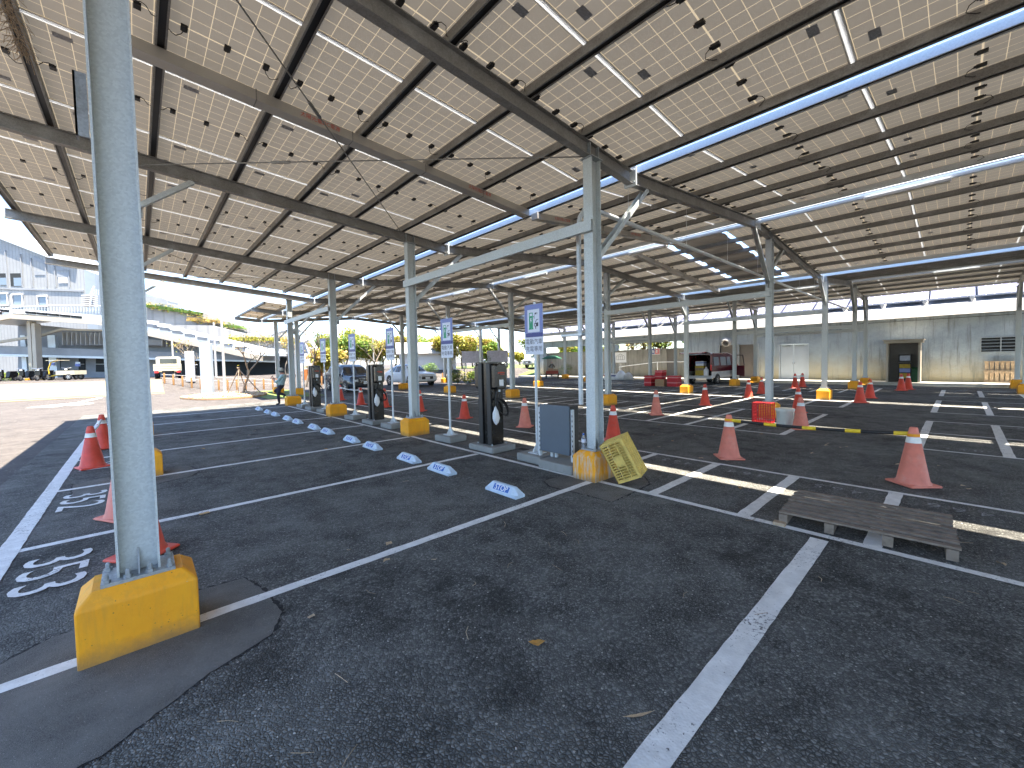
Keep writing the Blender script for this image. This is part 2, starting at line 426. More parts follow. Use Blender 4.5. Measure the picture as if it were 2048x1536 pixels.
wavy_line(-5.25, -12, -5.25, 15.46, .15, .0065)
wavy_line(.275, .05, .275, 15.4, .085, .0065); wavy_line(.325, -12, .325, .02, .085, .0065)
wavy_line(2.36, -12, 2.36, 15.4, .075, .0065)
for k in range(13):
    y = .17 - 1.02 * k; wavy_line(.37, y, 2.33, y, .125 if k else .1)
for xa, xm, xb in ((5.70, 7.78, 9.85), (11.95, 14.02, 16.05), (18.1, 19.95, 21.65)):
    for x in (xa, xm, xb):
        wavy_line(x, -.92, x, 17.6, .07, .0065); wavy_line(x, -12.2, x, -2.84, .07, .0065)
    for k in range(18): wavy_line(xa, -.87 + 1.035 * k, xb, -.87 + 1.035 * k, .12)
    for k in range(9): wavy_line(xa, -2.9 - 1.02 * k, xb, -2.9 - 1.02 * k, .13)
def number(s, x, y, size, flip, mtl):
    m = frame((x, y, .008), (0, -1, 0), (1, 0, 0)) if not flip else frame((x, y, .008), (0, 1, 0), (-1, 0, 0))
    return text('painted_number', s, size, M[mtl], car_park, m)
for i, s in enumerate(('353', '352', '351', '350', '349', '348')):
    number(s, -4.90, 1.68 + 2.52 * i, .60, False, 'paint')
for i in range(9): number('4 6 %d' % (3 + i) if i < 7 else '4 7 %d' % (i - 7), 2.07, -.34 - 1.02 * i, .24, True, 'paint_old')
for i in range(3): number('4 4 %d' % (0 + i), 6.02, -3.42 - 1.02 * i, .24, False, 'paint_old')
for i in range(3): number('4 2 %d' % (2 + i), 9.55, -3.42 - 1.02 * i, .24, True, 'paint_old')
for i in range(6): number('4 3 %d' % (9 - i), 6.02, -.34 + 1.035 * i, .24, False, 'paint_old')
for i in range(3): number('4 0 %d' % (6 + i), 12.25, -3.42 - 1.02 * i, .24, False, 'paint_old')
# scuffed paint residue and pale tyre marks on the asphalt
def rough_poly(cx, cy, rx, ry, n, amp, seed, z, mtl, name, sq=1.0):
    r = random.Random(seed); pts = []
    for i in range(n):
        a = 2 * math.pi * i / n; ca, sa = math.cos(a), math.sin(a)
        k = 1 / max(abs(ca), abs(sa)) ** sq
        q = 1 + r.uniform(-amp, amp)
        pts.append((cx + rx * ca * k * q, cy + ry * sa * k * q))
    return flat(name, pts, z, mtl, car_park)
def ragged(pts, step, amp, seed, grow=0):
    r_ = random.Random(seed); cx = sum(q[0] for q in pts) / len(pts); cy = sum(q[1] for q in pts) / len(pts); out = []
    for (xa, ya), (xb, yb) in zip(pts, pts[1:] + pts[:1]):
        n = max(1, int(math.hypot(xb - xa, yb - ya) / step))
        for i in range(n):
            x, y = xa + (xb - xa) * i / n, ya + (yb - ya) * i / n; d = math.hypot(x - cx, y - cy) or 1; g = grow * r_.uniform(.0, 1.6) + r_.uniform(-amp, amp)
            out.append((x + (x - cx) / d * g, y + (y - cy) / d * g))
    return out
PT0 = [(-3.73, .42), (-3.66, .1), (-3.63, -.3), (-3.74, -.52), (-4.06, -.64), (-4.47, -.90), (-4.78, -.93), (-5.0, -.7), (-5.06, .2), (-4.75, .43), (-4.3, .46)]
PT1 = [(-.16, .5), (-.30, .25), (-.27, .02), (-.24, -.35), (-.24, -.66), (.2, -.65), (.69, -.62), (.95, -.4), (1.0, -.15), (.9, .3), (.3, .47)]
def rel(pt, dx, dy): return [(x + dx, y + dy) for x, y in pt]
for i, pt in enumerate((PT0, PT1, rel(PT1, 0, 5.15), rel(PT0, 0, 5.14), rel(PT1, 0, 10.3), rel(PT0, 0, 10.3))):
    flat('tar_joint', ragged(pt, .022, .008, i + 3, .022), .0012, M['crack'], car_park)
    flat('mortar_patch', ragged(pt, .03, .007, i + 30), .0026, M['patch'], car_park)
# open cable pit behind the charging row
for ya, yb in ((1.72, 2.26), (4.35, 4.9), (6.95, 7.4), (9.6, 10.05)):
    flat('cable_pit', [(.98, ya), (1.12, ya), (1.12, yb), (.98, yb)], .005, M['crack'], car_park)
for ya, yb in ((.6, 2.2), (2.9, 4.9), (5.6, 7.4), (8.1, 10.0), (10.8, 12.7)):
    rough_poly(.95, (ya + yb) / 2, .42, (yb - ya) / 2, 40, .015, int(ya * 10), .0034, M['patch'], 'mortar_patch', .95)

# ------------------------------------------------------------------ solar canopies
PX, PY, Y0 = 1.065, 1.795, -.80
def Uf(x):          # underside of the rafters along the zigzag roof
    pts = ((-6.4, 4.986), (1.5, 4.367), (7.27, 4.853), (14.25, 4.315), (20.0, 4.785), (24.8, 4.41))
    for (a, za), (b, zb) in zip(pts, pts[1:]):
        if x <= b: return za + (zb - za) * (x - a) / (b - a)
    return pts[-1][1]
ROWS = [-15.2, -10.15, -5.05, .1, 5.22, 10.4, 15.55]
ROWS2 = ROWS + [20.8, 25.7]
# shared meshes
pm = MB()
hx, hy, fb = (PX - .022) / 2, (PY - .026) / 2, .022
pm.add([(-hx, -hy, 0), (hx, -hy, 0), (hx, hy, 0), (-hx, hy, 0)], [(0, 3, 2, 1)], 0)
for a in ((-hx, -hx + fb, -hy, hy), (hx - fb, hx, -hy, hy), (-hx + fb, hx - fb, -hy, -hy + fb), (-hx + fb, hx - fb, hy - fb, hy)): pm.box(*a, -.010, .022, 1)
def sticker(b, x, y, wd, h): b.add([(x - wd, y - h, -.0015), (x - wd, y + h, -.0015), (x + wd, y + h, -.0015), (x + wd, y - h, -.0015)], [(0, 1, 2, 3)], 2)
sticker(pm, -.22, -.70, .075, .045)
def jbox(b, x, c, m=0):
    b.box(x - .028, x + .028, -.04, .04, -.026, 0, m)
    b.box(x - .016, x + .016, -.058, -.04, -.02, -.004, m)
    if c:
        s = 1 if c > 0 else -1
        b.tube([(x, -.055, -.012), (x + s * .02, -.10, -.025), (x + s * .06, -.12, -.05), (x + s * .10, -.06, -.07), (x + s * .15, -.02, -.05), (x + s * .19, 0, -.03)], .0042, 5, m)
proto = pm.build('solar_panel', [M['sheet'], M['frame'], M['sticker']])
pf = MB(); pf.v, pf.f, pf.m, pf.s = list(pm.v), list(pm.f), list(pm.m), list(pm.s)
for x, c in ((-.36, -1), (0, 0), (.36, 1)): jbox(pf, x, c, 3)
proto_far = pf.build('solar_panel', [M['sheet'], M['frame'], M['sticker'], M['black']])
jb = []
for x, c in ((-.36, -1), (0, 0), (.36, 1)):
    q = MB(); jbox(q, x, c); jb.append(q.build('junction_box', M['black']))
for o in [proto, proto_far] + jb: C.objects.unlink(o)
M['sheet_far'] = backsheet_mat('solar_backsheet_far', grid=False, cell=(.42, .395, .345), tr=.023)
PUR = [(-.048, -.05), (-.03, -.05), (-.03, -.045), (-.044, -.045), (-.044, .046), (.044, .046), (.044, -.045), (.03, -.045), (.03, -.05), (.048, -.05), (.048, .05), (-.048, .05)]
def canopy(label, x0, nrow, cols, single, rows, boxes=lambda k, j: False, deck=(), jmin=-8):
    t = thing('solar_canopy', label, 'solar canopy', (x0, 0, 0))
    x1 = x0 + nrow * PX
    s = (Uf(x1 - .15) - Uf(x0 + .15)) / (x1 - x0 - .3); th = -math.atan(s)
    pz = lambda x: Uf(x0 + .15) + s * (x - x0 - .15) + .312
    ya, yb = Y0 + PY * cols[0], Y0 + PY * (cols[1] + 1)
    fld = MB()
    R = Matrix.Rotation(th, 3, 'Y')
    for j in range(cols[0], cols[1] + 1):
        yc = Y0 + PY * (j + .5)
        for k in range(nrow):
            xc = x0 + PX * (k + .5)
            if j in deck: continue
            if single(j):
                bx = boxes(k, j)
                o = inst(proto if bx else proto_far, t, (xc - x0, yc, pz(xc)), (0, th, 0))
                if random.random() < .5: o.rotation_euler = (0, -th, math.pi)
                if bx:
                    for q in jb: inst(q, o)
            else:
                off = Vector((xc - x0, yc, pz(xc)))
                fld.add([R @ Vector(v) + off for v in pm.v], pm.f[:], 0)
                n = len(pm.f); fld.m[-n:] = [min(q, 1) for q in pm.m]
    if fld.v:
        o = fld.build('panel_field', [M['sheet_far'], M['frame']], t); o['kind'] = 'stuff'
    for k in range(nrow + 1):                       # purlins, open channels
        x = x0 + PX * k; z = pz(x) - .064
        b = MB(); b.beam((x - x0, ya - .05, z), (x - x0, yb + .05, z), PUR); po = b.build('purlin', M['galv_light'] if k in (0, nrow) and x0 > 1 else M['galv_roof'], t)  # edge purlins brighter: skylight through the roof gaps put into the colour
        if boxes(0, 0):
            b = MB(); b.box(x - x0 - .043, x - x0 + .043, ya, yb, z - .030, z + .02); b.build('slot_shade', M['black'], po)  # black box painting in the shade inside the open channel
    for j in range(cols[0], cols[1] + 2):           # bright joint strips between panels
        if j in deck or j - 1 in deck: continue
        y = Y0 + PY * j
        b = MB(); n = Vector((-s, 0, 1)).normalized()
        b.beam((0, y, pz(x0) - .018), (x1 - x0, y, pz(x1) - .018), [(-.017, -.005), (.017, -.005), (.017, .005), (-.017, .005)]); b.build('joint_strip', M['joint'], t)
    lo, hi = (x0 - .12, x1 + .16)
    return t, x0, x1, ya, yb, pz, s
def rafters(t, x0, xa, xb, rows, plates=True):
    for y in rows:
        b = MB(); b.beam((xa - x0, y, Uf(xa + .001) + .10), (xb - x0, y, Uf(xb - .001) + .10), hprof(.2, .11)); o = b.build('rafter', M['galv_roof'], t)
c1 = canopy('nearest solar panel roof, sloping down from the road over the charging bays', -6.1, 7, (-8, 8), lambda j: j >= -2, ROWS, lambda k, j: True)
rafters(c1[0], -6.1, -6.25, 1.492, ROWS)
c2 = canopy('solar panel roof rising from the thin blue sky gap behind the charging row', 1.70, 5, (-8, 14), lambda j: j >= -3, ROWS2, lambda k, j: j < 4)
rafters(c2[0], 1.70, 1.508, 7.262, ROWS2)
c3 = canopy('solar panel roof over the middle scooter bays with one dark metal strip', 7.50, 6, (-8, 14), lambda j: j >= -3, ROWS2, deck=(1,))
rafters(c3[0], 7.50, 7.278, 14.242, ROWS2)
c4 = canopy('dark solar roof rising towards the ridge above the maroon van', 14.60, 5, (-8, 14), lambda j: False, ROWS2)
rafters(c4[0], 14.60, 14.258, 19.992, ROWS2)
c5 = canopy('last solar roof strip beside the concrete building', 20.10, 4, (-8, 14), lambda j: False, ROWS2)
rafters(c5[0], 20.10, 20.008, 24.62, ROWS2)
c6 = canopy('short solar roof end above the staked tree, far left', .30, 1, (11, 14), lambda j: True, ())
rafters(c6[0], .30, .1, 1.492, ROWS2[-2:])
# dark metal deck strip in the third roof
b = MB(); x0 = 7.5; ya, yb = Y0 + PY + .14, Y0 + 2 * PY - .14
nr = 44
ring = []
for i in range(nr + 1):
    x = i * (6 * PX) / nr
    ring.append((x, c3[5](x + x0) + (.035 if i % 4 in (0, 1) else 0)))
b.add([(x, y, z) for y in (ya, yb) for x, z in ring], [(i, i + 1, nr + 2 + i, nr + 1 + i) for i in range(nr)])
b.build('metal_deck', mat('deck_metal', (.16, .145, .125), .6, .3, .2, 2, trans=.04), c3[0])
# splice plates at valleys and ridges
for xs, t, xo in ((1.5, c2[0], 1.70), (7.27, c3[0], 7.5), (14.25, c4[0], 14.6), (20.0, c5[0], 20.1)):
    for y in ROWS2[2:]:
        b = MB(); z = Uf(xs); b.box(xs - xo - .018, xs - xo + .018, y - .10, y + .10, z - .03, z + .25)
        for dy in (-.07, .07):
            for dz in (.02, .2): b.tube([(xs - xo - .035, y + dy, z + dz), (xs - xo + .035, y + dy, z + dz)], .014, 6)
        b.build('splice_plate', M['galv_light'], t)
# round bracing rods in the roof plane
def rod(label, a, b_):
    o = MB(); a = Vector(a); b_ = Vector(b_); o.tube([a, b_], .009, 6)
    m = a.lerp(b_, .34); d = (b_ - a).normalized()
    o.tube([m - d * .16, m - d * .14, m + d * .14, m + d * .16], [.009, .022, .022, .009], 8)
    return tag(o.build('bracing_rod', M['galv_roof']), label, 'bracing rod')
rod('thin bracing rod running down from the top left to the second charging-row column', (-4.1, .16, Uf(-4.1) + .03), (.35, 5.15, Uf(.35) + .06))
rod('thin bracing rod running almost level across the nearest roof', (-4.1, 5.15, Uf(-4.1) + .02), (.38, .17, Uf(.4) + .02))
rod('bracing rod in the far roof bay behind the foreground column', (-4.1, 15.5, Uf(-4.1) + .02), (.38, 10.46, Uf(.4) + .02))
rod('second bracing rod of the far roof bay', (-4.1, 10.46, Uf(-4.1) + .02), (.38, 15.5, Uf(.4) + .02))
# cable troughs with red lettering
def trough(label, xa, xb, y, words):
    t = thing('cable_trough', label, 'cable trough', (xa, y, Uf(xa) + .14))
    dz = Uf(xb) - Uf(xa); L_ = xb - xa
    b = MB(); b.beam((0, 0, 0), (L_, 0, dz), [(-.085, -.065), (.085, -.065), (.085, .055), (-.085, .055)]); b.build('trough_body', M['trough'], t)
    n = int(L_ / 1.2)
    for i in range(1, n + 1):
        u = i * L_ / (n + 1); o = MB(); o.cbox((u, 0, dz * u / L_ - .004), (.012, .178, .128)); o.build('joint_band', M['galv_roof'], t)
    for u, s in words:
        text('lettering', s, .066, M['redink'], t, frame((u, -.0875, dz * u / L_ + .0), (L_, 0, dz), (0, 0, 1)))
trough('beige cable trough with red lettering under the nearest roof', -4.25, 1.40, 2.30, ((1.85, '太陽光電DC電源'), (4.45, '太陽光電DC電源')))
trough('beige cable trough with red lettering beyond the blue sky gap', 1.62, 7.1, 2.30, ((.75, '太陽光電DC電源'), (3.6, '太陽光電DC電源')))
trough('beige cable trough running under the middle scooter bays', 7.45, 14.1, 3.6, ())
# lamp trunking with batten lights along the ridge gap
TUBE_ = mat('lamp_tube', (.82, .80, .68), .3)
def trunk(label, x, z, ya, yb, lamps):
    t = thing('lamp_trunking', label, 'light fitting', (x, ya, z))
    b = MB(); b.beam((0, 0, 0), (0, yb - ya, 0), cprof(.06, .07)); b.build('channel', M['galv_light'], t)
    b = MB(); b.tube([(-.10, 0, .05), (-.10, yb - ya, .05)], .014, 6); b.tube([(.15, 0, .05), (.15, yb - ya, .05)], .014, 6); b.build('conduit', M['galv_light'], t)
    for y in lamps:
        b = MB(); b.box(-.05, .07, y - ya - .62, y - ya + .62, -.085, -.035); b.build('batten_body', M['white'], t)
        b = MB(); b.tube([(.01, y - ya - .6, -.10), (.01, y - ya + .6, -.10)], .018, 8); b.build('tube', TUBE_, t)
trunk('lamp trunking along the first ridge gap with white batten lights', 7.22, 4.98, -14, 26, (-2.6, 3.0, 7.7, 12.6))
trunk('lamp trunking along the far ridge gap', 20.02, 4.95, -14, 26, (-3.2, 2.0, 7.0))

# ------------------------------------------------------------------ columns on yellow footings
def ftg(b, top=.40, m=0, s=1):
    a, c = .275 * s, .195 * s
    def ring(i, z): return [(-a + i, -c + i, z), (a - i, -c + i, z), (a - i, c - i, z), (-a + i, c - i, z)]
    b.loft([ring(0, 0), ring(0, top - .07), ring(.068, top)], m)
def column(label, x, y, detail=1, knees=(), worn=False, extra=None, group='steel columns of the solar canopies'):
    t = thing('steel_column', label, 'column', (x, y, 0), 0, group)
    b = MB(); ftg(b); o = b.build('footing', M['yellow_worn'] if worn else M['yellow'], t, bevel=.012)
    top = Uf(x)
    b = MB(); b.beam((0, 0, .42), (0, 0, top - .012), hprof(.20, .15, .009, .012), (1, 0, 0)); b.build('shaft', M['galv_col'], t)
    b = MB(); b.box(-.17, .17, -.125, .125, .40, .42); b.build('base_plate', M['galv'], t)
    b = MB(); b.box(-.13, .13, -.10, .10, top - .012, top - .001); b.build('cap_plate', M['galv'], t)
    if detail:
        for bx in (-.145, -.05, .05, .145):
            for by in (-.10, .10):
                b = MB(); b.lathe([(.021, 0), (.021, .018), (.012, .018), (.012, .045), (.006, .052)], 6, (bx, by, .42), 0, False); b.build('bolt', M['galv'], t)
        b = MB()
        for sy in (-1, 1): b.add([(-.004, sy * .006, .42), (.004, sy * .006, .42), (.004, sy * .09, .42), (-.004, sy * .09, .42), (-.004, sy * .006, .56), (.004, sy * .006, .56)],
                                 [(0, 1, 2, 3), (0, 4, 5, 1), (3, 2, 5, 4), (0, 3, 4), (1, 5, 2)])
        b.build('stiffener', M['galv'], t)
        for zz in (top + .03,):
            b = MB()
            for sx in (-.094, .094): b.box(sx - .006, sx + .006, -.055, .055, top + .012, top + .188)
            b.build('web_stiffener', M['galv'], t)
    for dx, zb in knees:
        s = 1 if dx > 0 else -1
        b = MB(); b.beam((s * .10, 0, zb), (dx, 0, Uf(x + dx) - .004), [(-.035, -.05), (.035, -.05), (.035, -.044), (-.029, -.044), (-.029, .044), (.035, .044), (.035, .05), (-.035, .05)], (0, 1, 0)); b.build('knee_brace', M['galv_col'], t)
        b = MB(); b.box(s * .10 - .004, s * .10 + .10 * s + .004, -.006, .006, zb - .12, zb + .10) if s > 0 else b.box(-.204, -.096, -.006, .006, zb - .12, zb + .10); b.build('gusset', M['galv'], t)
    return t
P0 = column('big galvanised column in the left foreground on a chipped yellow footing', -4.33, .08, 1, ((.85, 4.15),))
for y, lb in ((5.22, 'road-side column half hidden behind the big foreground column'), (10.4, 'third road-side column, hidden behind the foreground column'), (15.55, 'farthest road-side column by the sunlit road')):
    column(lb, -4.33, y, 1, ((.85, 4.15),))
column('column beside the yellow crate on a scraped yellow footing', .50, .10, 1, ((1.45, 3.12),), True)
column('column between the two nearest black chargers', .48, 5.22, 1, ((1.45, 3.12),))
column('column between the second and third black chargers', .50, 10.42, 1, ((1.45, 3.12),))
column('column that the man in the cap leans against', .53, 15.62, 1, ((1.45, 3.12),))
column('far column left of the leaning man beside the lawn', 2.05, 24.75, 0, ((1.2, 3.3),)); column('far column just behind the leaning man', 2.45, 21.9, 0, ((1.2, 3.3),))
for rn, x, ys, kn in (('behind the first scooter bays', 8.38, (-5.05, .1, 5.25, 10.4, 15.5, 20.8), ((-1.25, 3.6), (1.15, 4.0))),
                      ('behind the second scooter bays', 14.62, (-5.05, .02, 5.2, 10.35, 14.75, 20.6, 25.5), ((-.9, 3.6),)),
                      ('in front of the van', 20.65, (-5.05, -.02, 5.2, 10.35, 15.4, 20.6, 25.5), ((-1.1, 3.6),)),
                      ('along the building kerb', 24.12, (-5.05, 0, 5.2, 10.3, 15.4, 20.5), ((-.9, 3.5),))):
    for i, y in enumerate(ys):
        nm = ('nearest', 'second', 'third', 'fourth', 'fifth', 'sixth', 'farthest')[i - 1] if i else 'right-most'
        column('steel column on yellow footing, row %s, %s from the camera' % (rn, nm), x, y, 1 if i == 1 else 0, kn)
column('road-side column behind the viewpoint', -4.33, -5.05, 0, ()); column('charging-row column right of the view', .5, -5.05, 0, ())
# small bracket plate on the back of the foreground column
b = MB(); b.box(-.165, -.108, .02, .03, 3.05, 3.42); b.box(-.165, -.155, .02, .10, 3.05, 3.42); b.build('bracket_plate', M['galv_roof'], P0)
# horizontal tie beams between columns
def tie(label, x, ya, yb, z, dx=-.165, sz=.15):
    b = MB(); b.beam((x + dx, ya, z), (x + dx, yb, z), cprof(sz, .06, .005)); o = b.build('tie_beam', M['galv_col']); tag(o, label, 'tie beam')
    return o
tie('wide tie beam from the crate column to the second charging-row column', .50, .0, 5.3, 3.50, -.17)
tie('tie beam between the third column and the leaning man\'s column', .50, 10.35, 15.7, 3.50, -.17)
for rn, x, z in (('behind the first scooter bays', 8.38, 3.32), ('behind the second scooter bays', 14.62, 3.24), ('in front of the van', 20.65, 2.95), ('along the building kerb', 24.12, 2.9)):
    tie('tie beam of the column row %s, near bay' % rn, x, .05, 5.25, z)
    tie('tie beam of the column row %s, far bay' % rn, x, 10.35, 15.4, z)
# conduits
b = MB(); b.tube([(.66, .47, 1.0), (.66, .47, 3.62), (.69, .46, 3.80), (.78, .45, 3.92), (.92, .45, 3.97), (1.2, .45, 3.98), (14, .45, 3.90), (22.5, .45, 3.90)], .036, 10)
o = tag(b.build('conduit_pipe', M['galv_light']), 'steel conduit rising from the switch box then running level under the roof', 'conduit')
t = thing('conduit_hangers', 'thin wires hanging the level conduit from the roof', 'hanger wires', (2, .45, 4))
for i in range(9):
    x = 2.0 + i * 2.2; b = MB(); b.tube([(x - 2, 0, -.05), (x - 2, 0, Uf(x) + .28 - 4)], .004, 5); b.build('hanger_wire', M['galv_light'], t)
b = MB(); b.box(.55, .82, .30, .36, 2.02, 2.06); b.box(.40, .48, .24, .62, 2.02, 2.05); tag(b.build('strut_bracket', M['galv_light']), 'slotted strut bracket holding the conduit to the crate column', 'bracket')
# ------------------------------------------------------------------ traffic cones
def cone_proto(mk):
    t = thing('traffic_cone', 'x', 'traffic cone')
    b = MB(); b.bbox(-.19, .19, -.19, .19, 0, .028, .010); b.build('cone_base', M[mk], t)
    r = lambda z: .168 - (.168 - .040) * z / .72
    def seg(a, c, e=0): return [(r(a) + e, a), (r(c) + e, c)]
    b = MB(); b.lathe([(.178, .026), (.170, .045)] + seg(.06, .53) + seg(.53, .70) + [(.036, .72), (.024, .718), (.02, .70)], 28); b.build('cone_body', M[mk], t)
    b = MB(); b.lathe(seg(.528, .602, .003), 28, cap=False); b.build('reflective_band', M['cone_white'], t)
    b = MB(); b.lathe([(r(.64) + .005, .635), (r(.64) + .008, .642), (r(.65) + .005, .65)], 20, cap=False); b.build('top_rim', M[mk], t)
    return t
cp = {k: cone_proto(k) for k in ('cone_red', 'cone_faded')}
cones = [(-4.93, 6.62, 'cone_red', 'bright red cone nearest the white front line, left of the big column', 0), (-4.90, 8.86, 'cone_red', 'bright red cone just behind another beside the road shadow', .1),
    (-4.47, 3.0, 'cone_faded', 'pale red cone half hidden left of the big foreground column', .2), (-4.32, 1.55, 'cone_red', 'red cone mostly hidden behind the base of the foreground column', .35),
    (2.84, 1.36, 'cone_red', 'bright red cone behind the yellow crate', .5), (2.86, -.84, 'cone_faded', 'faded cone holding the left end of the striped pole', .35), (2.92, -3.0, 'cone_faded', 'faded cone nearest the camera holding the right end of the striped pole', .5),
    (2.9, 4.0, 'cone_faded', 'pinkish cone right of the nearest black charger', .2), (2.84, 6.5, 'cone_red', 'cone left of the nearest black charger', .1), (2.9, 9.2, 'cone_red', 'cone half hidden behind the second charging column', .3),
    (2.7, 11.5, 'cone_red', 'cone just right of the second black charger', .2), (2.5, 13.3, 'cone_red', 'cone left of the second black charger', 0), (2.75, 16.3, 'cone_red', 'cone in front of the dark car, beside a column', .3),
    (6.95, 2.62, 'cone_faded', 'faded cone standing alone in the middle scooter bays', .4), (10.2, 2.55, 'cone_red', 'half sunlit cone in front of the van', .2),
    (6.72, -.98, 'cone_faded', 'larger looking cone right behind the striped pole beside the bucket', .3), (9.9, -.22, 'cone_red', 'cone behind the bucket cone', .2),
    (13.8, 2.32, 'cone_red', 'sunlit cone left of the red-crate column', .3), (16.0, 2.5, 'cone_red', 'cone hidden partly behind the red-crate column', 0), (20.2, 2.22, 'cone_red', 'nearer of two cones before the grey double door', .1), (21.3, 2.15, 'cone_red', 'farther of two cones before the grey double door', .2),
    (13.85, -1.1, 'cone_red', 'nearer of two cones beside the third-row footing', .2), (15.9, -1.12, 'cone_red', 'farther of two cones beside the third-row footing', .1), (20.6, -1.63, 'cone_red', 'left one of two cones before the booth', 0), (21.4, -1.8, 'cone_red', 'right one of two cones before the booth', .2)]
for i, (x, y, k, lb, rz) in enumerate(cones):
    c = copy_tree(cp[k]); c.location = (x, y, .007); c.rotation_euler.z = rz + .3; tag(c, lb, 'traffic cone', 'traffic cones in the car park')
    c.scale = (1, 1, random.uniform(.97, 1.02))
for c in cp.values():
    for ch in list(c.children): bpy.data.objects.remove(ch)
    bpy.data.objects.remove(c)
# plastic tie ropes / barrier poles
PY_ = mat('pole_yellow', (.72, .50, .015), .4)
t = thing('striped_pole', 'black and yellow striped barrier pole lying between two faded cones', 'barrier pole', (2.86, -.84, .63))
a, b_ = Vector((0, -.02, .0)), Vector((.06, -2.14, .02)); n = 13
for i in range(n):
    p, q = a.lerp(b_, i / n), a.lerp(b_, (i + 1) / n); sag = lambda u: -.03 * math.sin(math.pi * u)
    ye = i in (0, 3, 6, 9, 12)
    p.z += sag(i / n); q.z += sag((i + 1) / n)
    o = MB(); o.tube([p, q], .026 if ye else .022, 12); o.build('yellow_sleeve' if ye else 'pole_section', PY_ if ye else M['black'], t)
for dx, dy in ((0, 0), (.06, -2.16)):
    o = MB(); o.lathe([(.060, -.02), (.064, 0), (.060, .02)], 18, (dx, dy, .01), 0, cap=False); o.build('loop', M['yellow'], t)
def tape(label, p, q, mk='yellow'):
    p = Vector(p); q = Vector(q); pts = [p.lerp(q, i / 8) - Vector((0, 0, .06 * math.sin(math.pi * i / 8))) for i in range(9)]
    o = MB(); o.tube(pts, .018, 6); tag(o.build('barrier_bar', M[mk]), label, 'barrier bar')
tape('yellow bar between the cones before the red-crate column', (13.8, 2.32, .64), (16.0, 2.5, .64)); tape('yellow bar between the cones beside the third-row footing', (13.85, -1.1, .64), (15.9, -1.12, .64))
tape('thin bar between the two cones before the double door', (20.2, 2.22, .64), (21.3, 2.15, .64), 'white'); tape('pale bar between the cones in front of the dark car', (2.75, 16.3, .62), (2.5, 13.3, .62), 'white')
tape('grey strap between the two cones by the road', (-4.93, 6.62, .63), (-4.9, 8.86, .63), 'trough')

# ------------------------------------------------------------------ wheel stops
def stop_block():
    t = thing('wheel_stop', 'x', 'wheel stop')
    b = MB()
    def ring(y, k): return [(-.08, y, 0), (.08, y, 0), (.08, y, .032), (.022, y, .032 + .088 * k), (-.022, y, .032 + .088 * k), (-.08, y, .032)]
    b.loft([ring(-.29, 0.03), ring(-.205, 1), ring(.205, 1), ring(.29, .03)])
    b.build('block', M['stopblue'], t, bevel=.004)
    n = Vector((-.088, 0, .058)).normalized(); up_ = Vector((.058, 0, .088)).normalized()
    c = Vector((-.052, 0, .074)) + n * .002
    f = frame(c, (0, -1, 0), up_)
    b = MB(); b.add([(-.145, -.036, 0), (.145, -.036, 0), (.145, .036, 0), (-.145, .036, 0)], [(0, 1, 2, 3)]); o = b.build('print_field', M['bluepaint'], t); o.matrix_local = f
    me = text('lettering', 'STOP', .098, M['white'], t, frame(c + n * .0012, (0, -1, 0), up_))
    for k in (-.0022, .0022): text('lettering', 'STOP', .098, M['white'], t, frame(c + n * (.0013 + abs(k) * .02) + Vector((0, k, 0)), (0, -1, 0), up_))
    return t
sp = stop_block()
ords = ('first', 'second', 'third', 'fourth', 'fifth', 'sixth', 'seventh', 'eighth', 'ninth', 'tenth', 'eleventh', 'twelfth')
for i, y in enumerate((.49, 1.94, 2.97, 4.45, 5.52, 7.05, 8.08, 9.6, 10.66, 12.2, 13.25, 14.75)):
    o = sp if i == 0 else copy_tree(sp)
    o.location = (-.90, y, .002); tag(o, 'pale blue wheel stop lettered STOP, %s from the camera' % ords[i], 'wheel stop', 'wheel stops in front of the chargers')

